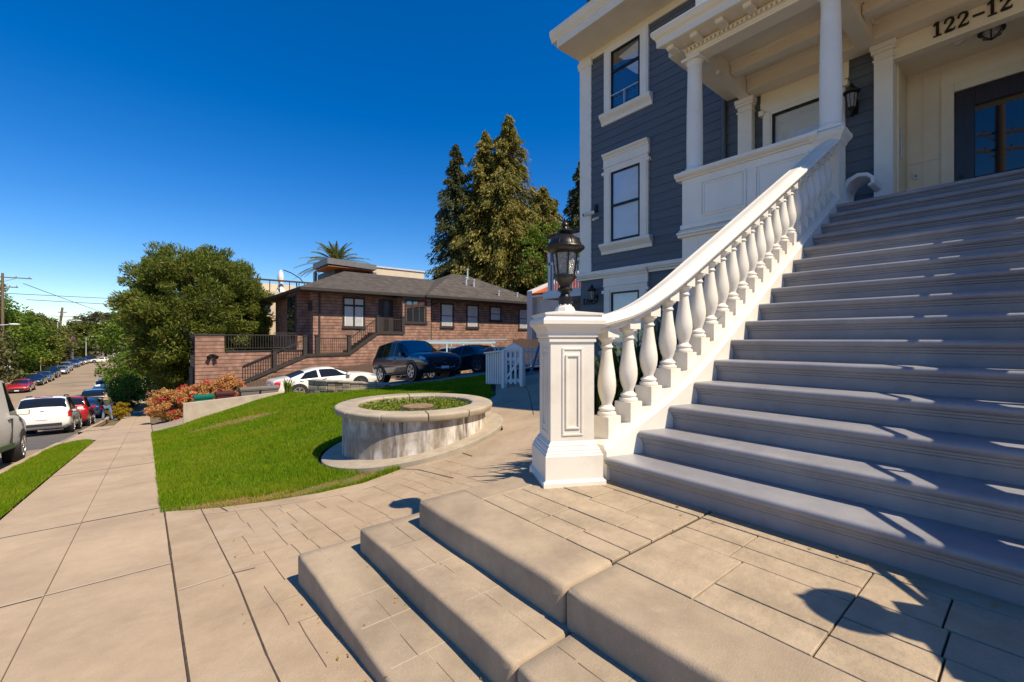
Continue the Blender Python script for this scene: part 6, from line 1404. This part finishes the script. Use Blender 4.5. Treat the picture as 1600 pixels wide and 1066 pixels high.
# ------------------------------------------------------------------ the bending person between the cars and the sidewalk
def skin(name, verts, edges, radii, m, parent, sub=2):
    ox = ORG[parent.as_pointer()]; me = bpy.data.meshes.new(name); me.from_pydata([Vector(v) - ox for v in verts], edges, []); me.materials.append(m)
    o = bpy.data.objects.new(name, me); C.objects.link(o); o.parent = parent; md = o.modifiers.new('Skin', 'SKIN'); md.use_smooth_shade = True
    for i, sv in enumerate(me.skin_vertices[0].data): sv.radius = (radii[i], radii[i]); sv.use_root = (i == 0)
    q = o.modifiers.new('Sub', 'SUBSURF'); q.levels = q.render_levels = sub; return o
px, py = -1.98, 38.4; pz = S(38.4)
pt = thing('person', (px, py, pz), 'person in a dark green jacket and blue jeans leaning forward beside the parked cars', 'person')
def Q(x, y, z): return (px + x, py + y, pz + z)
skinm = mat('skin_tone', (.42, .25, .17), .6); V = [Q(0, 0, .90), Q(-.02, .05, 1.12), Q(-.05, .16, 1.36), Q(-.06, .22, 1.46), Q(-.07, .27, 1.55), Q(-.08, .31, 1.64), Q(-.08, .33, 1.70),
     Q(-.22, .15, 1.36), Q(-.28, .22, 1.10), Q(-.26, .42, .93), Q(.12, .17, 1.36), Q(.20, .24, 1.10), Q(.18, .45, .95), Q(-.10, 0, .86), Q(-.16, .12, .48), Q(-.20, -.02, .09), Q(-.20, .12, .045), Q(.10, 0, .86), Q(.20, -.06, .48), Q(.26, -.30, .10), Q(.27, -.18, .04), Q(-.08, .41, 1.60), Q(-.25, .50, .885), Q(.17, .53, .905)]
E_ = [(0, 1), (1, 2), (2, 3), (3, 4), (4, 5), (5, 6), (2, 7), (7, 8), (8, 9), (2, 10), (10, 11), (11, 12), (0, 13), (13, 14), (14, 15), (15, 16), (0, 17), (17, 18), (18, 19), (19, 20), (4, 21), (9, 22), (12, 23)]
rad = [.13, .13, .135, .055, .085, .10, .06, .065, .05, .035, .065, .05, .035, .095, .065, .04, .035, .095, .065, .04, .035, .012, .032, .032]
hv = len(V)
for hand, sx in ((22, -1), (23, 1)):
    b = Vector(V[hand])
    for k, (o, l) in enumerate(((-.03, .07), (-.012, .085), (.008, .08), (.027, .065))):
        p = b + Vector((o, .045, -.015)); q_ = p + Vector((o * .2, l * .6, -.02)); r_2 = q_ + Vector((0, l * .3, -.035)); V += [tuple(p), tuple(q_), tuple(r_2)]; i = len(V) - 3; E_ += [(hand, i), (i, i + 1), (i + 1, i + 2)]; rad += [.010, .009, .008]
    p = b + Vector((-sx * .035, .01, -.005)); q_ = p + Vector((-sx * .025, .035, -.02)); V += [tuple(p), tuple(q_)]; i = len(V) - 2; E_ += [(hand, i), (i, i + 1)]; rad += [.011, .009]
skin('body', V, E_, rad, skinm, pt)
jk = mat('dark_green_jacket', (.045, .055, .03), .85, (.03, .038, .02), 12); jn = mat('blue_jeans', (.12, .19, .32), .85, (.08, .13, .24), 10)
idx = [1, 0, 2, 7, 8, 9, 10, 11, 12]; VV = [V[i] for i in idx]; VV[5] = tuple(Vector(V[8]).lerp(Vector(V[9]), .85)); VV[8] = tuple(Vector(V[11]).lerp(Vector(V[12]), .85)); VV.append(Q(-.055, .19, 1.42))
skin('jacket', VV, [(0, 1), (0, 2), (2, 3), (3, 4), (4, 5), (2, 6), (6, 7), (7, 8), (2, 9)], [.165, .165, .165, .085, .07, .055, .085, .07, .055, .08], jk, pt)
idx = [0, 13, 14, 15, 17, 18, 19]; skin('jeans', [V[i] for i in idx], [(0, 1), (1, 2), (2, 3), (0, 4), (4, 5), (5, 6)], [.145, .115, .082, .062, .115, .082, .062], jn, pt)
skin('shoe', [Q(-.20, -.05, .05), Q(-.20, .16, .045)], [(0, 1)], [.055, .045], M['plastic'], pt); skin('shoe', [Q(.26, -.33, .06), Q(.27, -.13, .045)], [(0, 1)], [.055, .045], M['plastic'], pt)
mb = MB(); mb.lathe([(.118, -.02), (.115, .04), (.09, .085), (.045, .11), (0, .115)], Matrix.Translation(Q(-.08, .305, 1.64)) @ Matrix.Rotation(R(-18), 4, 'X'), 20); mb.build('cap', mat('olive_cap', (.06, .055, .03), .8), pt, smooth=60)
mb = MB(); mb.box(px + .14, px + .30, py + .02, py + .24, pz + .80, pz + 1.08); mb.build('shoulder_bag', mat('dark_bag', (.03, .028, .025), .8), pt, bevel=.04, seg=3)
mb = MB()
for sx in (-.035, .035): mb.lathe([(0, -.012), (.012, 0), (0, .012)], Matrix.Translation(Q(-.08 + sx, .385, 1.635)), 10)
mb.build('eye', M['plastic'], pt)

# ------------------------------------------------------------------ light, sky, camera
Ls = Vector((-.20, .75, -1.0)).normalized(); sd = -Ls; el = math.asin(sd.z); az = math.atan2(sd.x, sd.y)
wd = bpy.data.worlds.new('World'); bpy.context.scene.world = wd; wd.use_nodes = True; nt = wd.node_tree; bg = nt.nodes['Background']
sk = nt.nodes.new('ShaderNodeTexSky'); sk.sky_type = 'NISHITA'; sk.sun_disc = False; sk.sun_elevation = el; sk.sun_rotation = az; sk.air_density = 1.0; sk.dust_density = .0; sk.ozone_density = 4.0; sk.altitude = 100
hs = nt.nodes.new('ShaderNodeHueSaturation'); hs.inputs['Saturation'].default_value = 1.42; hs.inputs['Hue'].default_value = .51; hs.inputs['Value'].default_value = 1.08; nt.links.new(sk.outputs[0], hs.inputs['Color']); nt.links.new(hs.outputs[0], bg.inputs[0]); bg.inputs[1].default_value = .100
sl = bpy.data.lights.new('Sun', 'SUN'); sl.energy = 5.0; sl.angle = R(.53); sl.color = (1, .87, .665); so = bpy.data.objects.new('Sun', sl); C.objects.link(so); so.rotation_euler = Ls.to_track_quat('-Z', 'Y').to_euler(); so.location = (10, -30, 40)
cam = bpy.data.cameras.new('Camera'); cam.sensor_width = 36; cam.lens = 690 / 1600 * 36; cam.clip_start = .05; cam.clip_end = 3000; cam.shift_y = -3 / 1600
co = bpy.data.objects.new('Camera', cam); C.objects.link(co); co.location = (0, 0, H); co.rotation_euler = (R(90), 0, .8801 - math.pi / 2); bpy.context.scene.camera = co
sc = bpy.context.scene; sc.view_settings.view_transform = 'Standard'; sc.view_settings.look = 'None'; sc.view_settings.exposure = .46; sc.view_settings.gamma = 1
sc.cycles.use_denoising = True; sc.cycles.max_bounces = 8; sc.cycles.transparent_max_bounces = 12
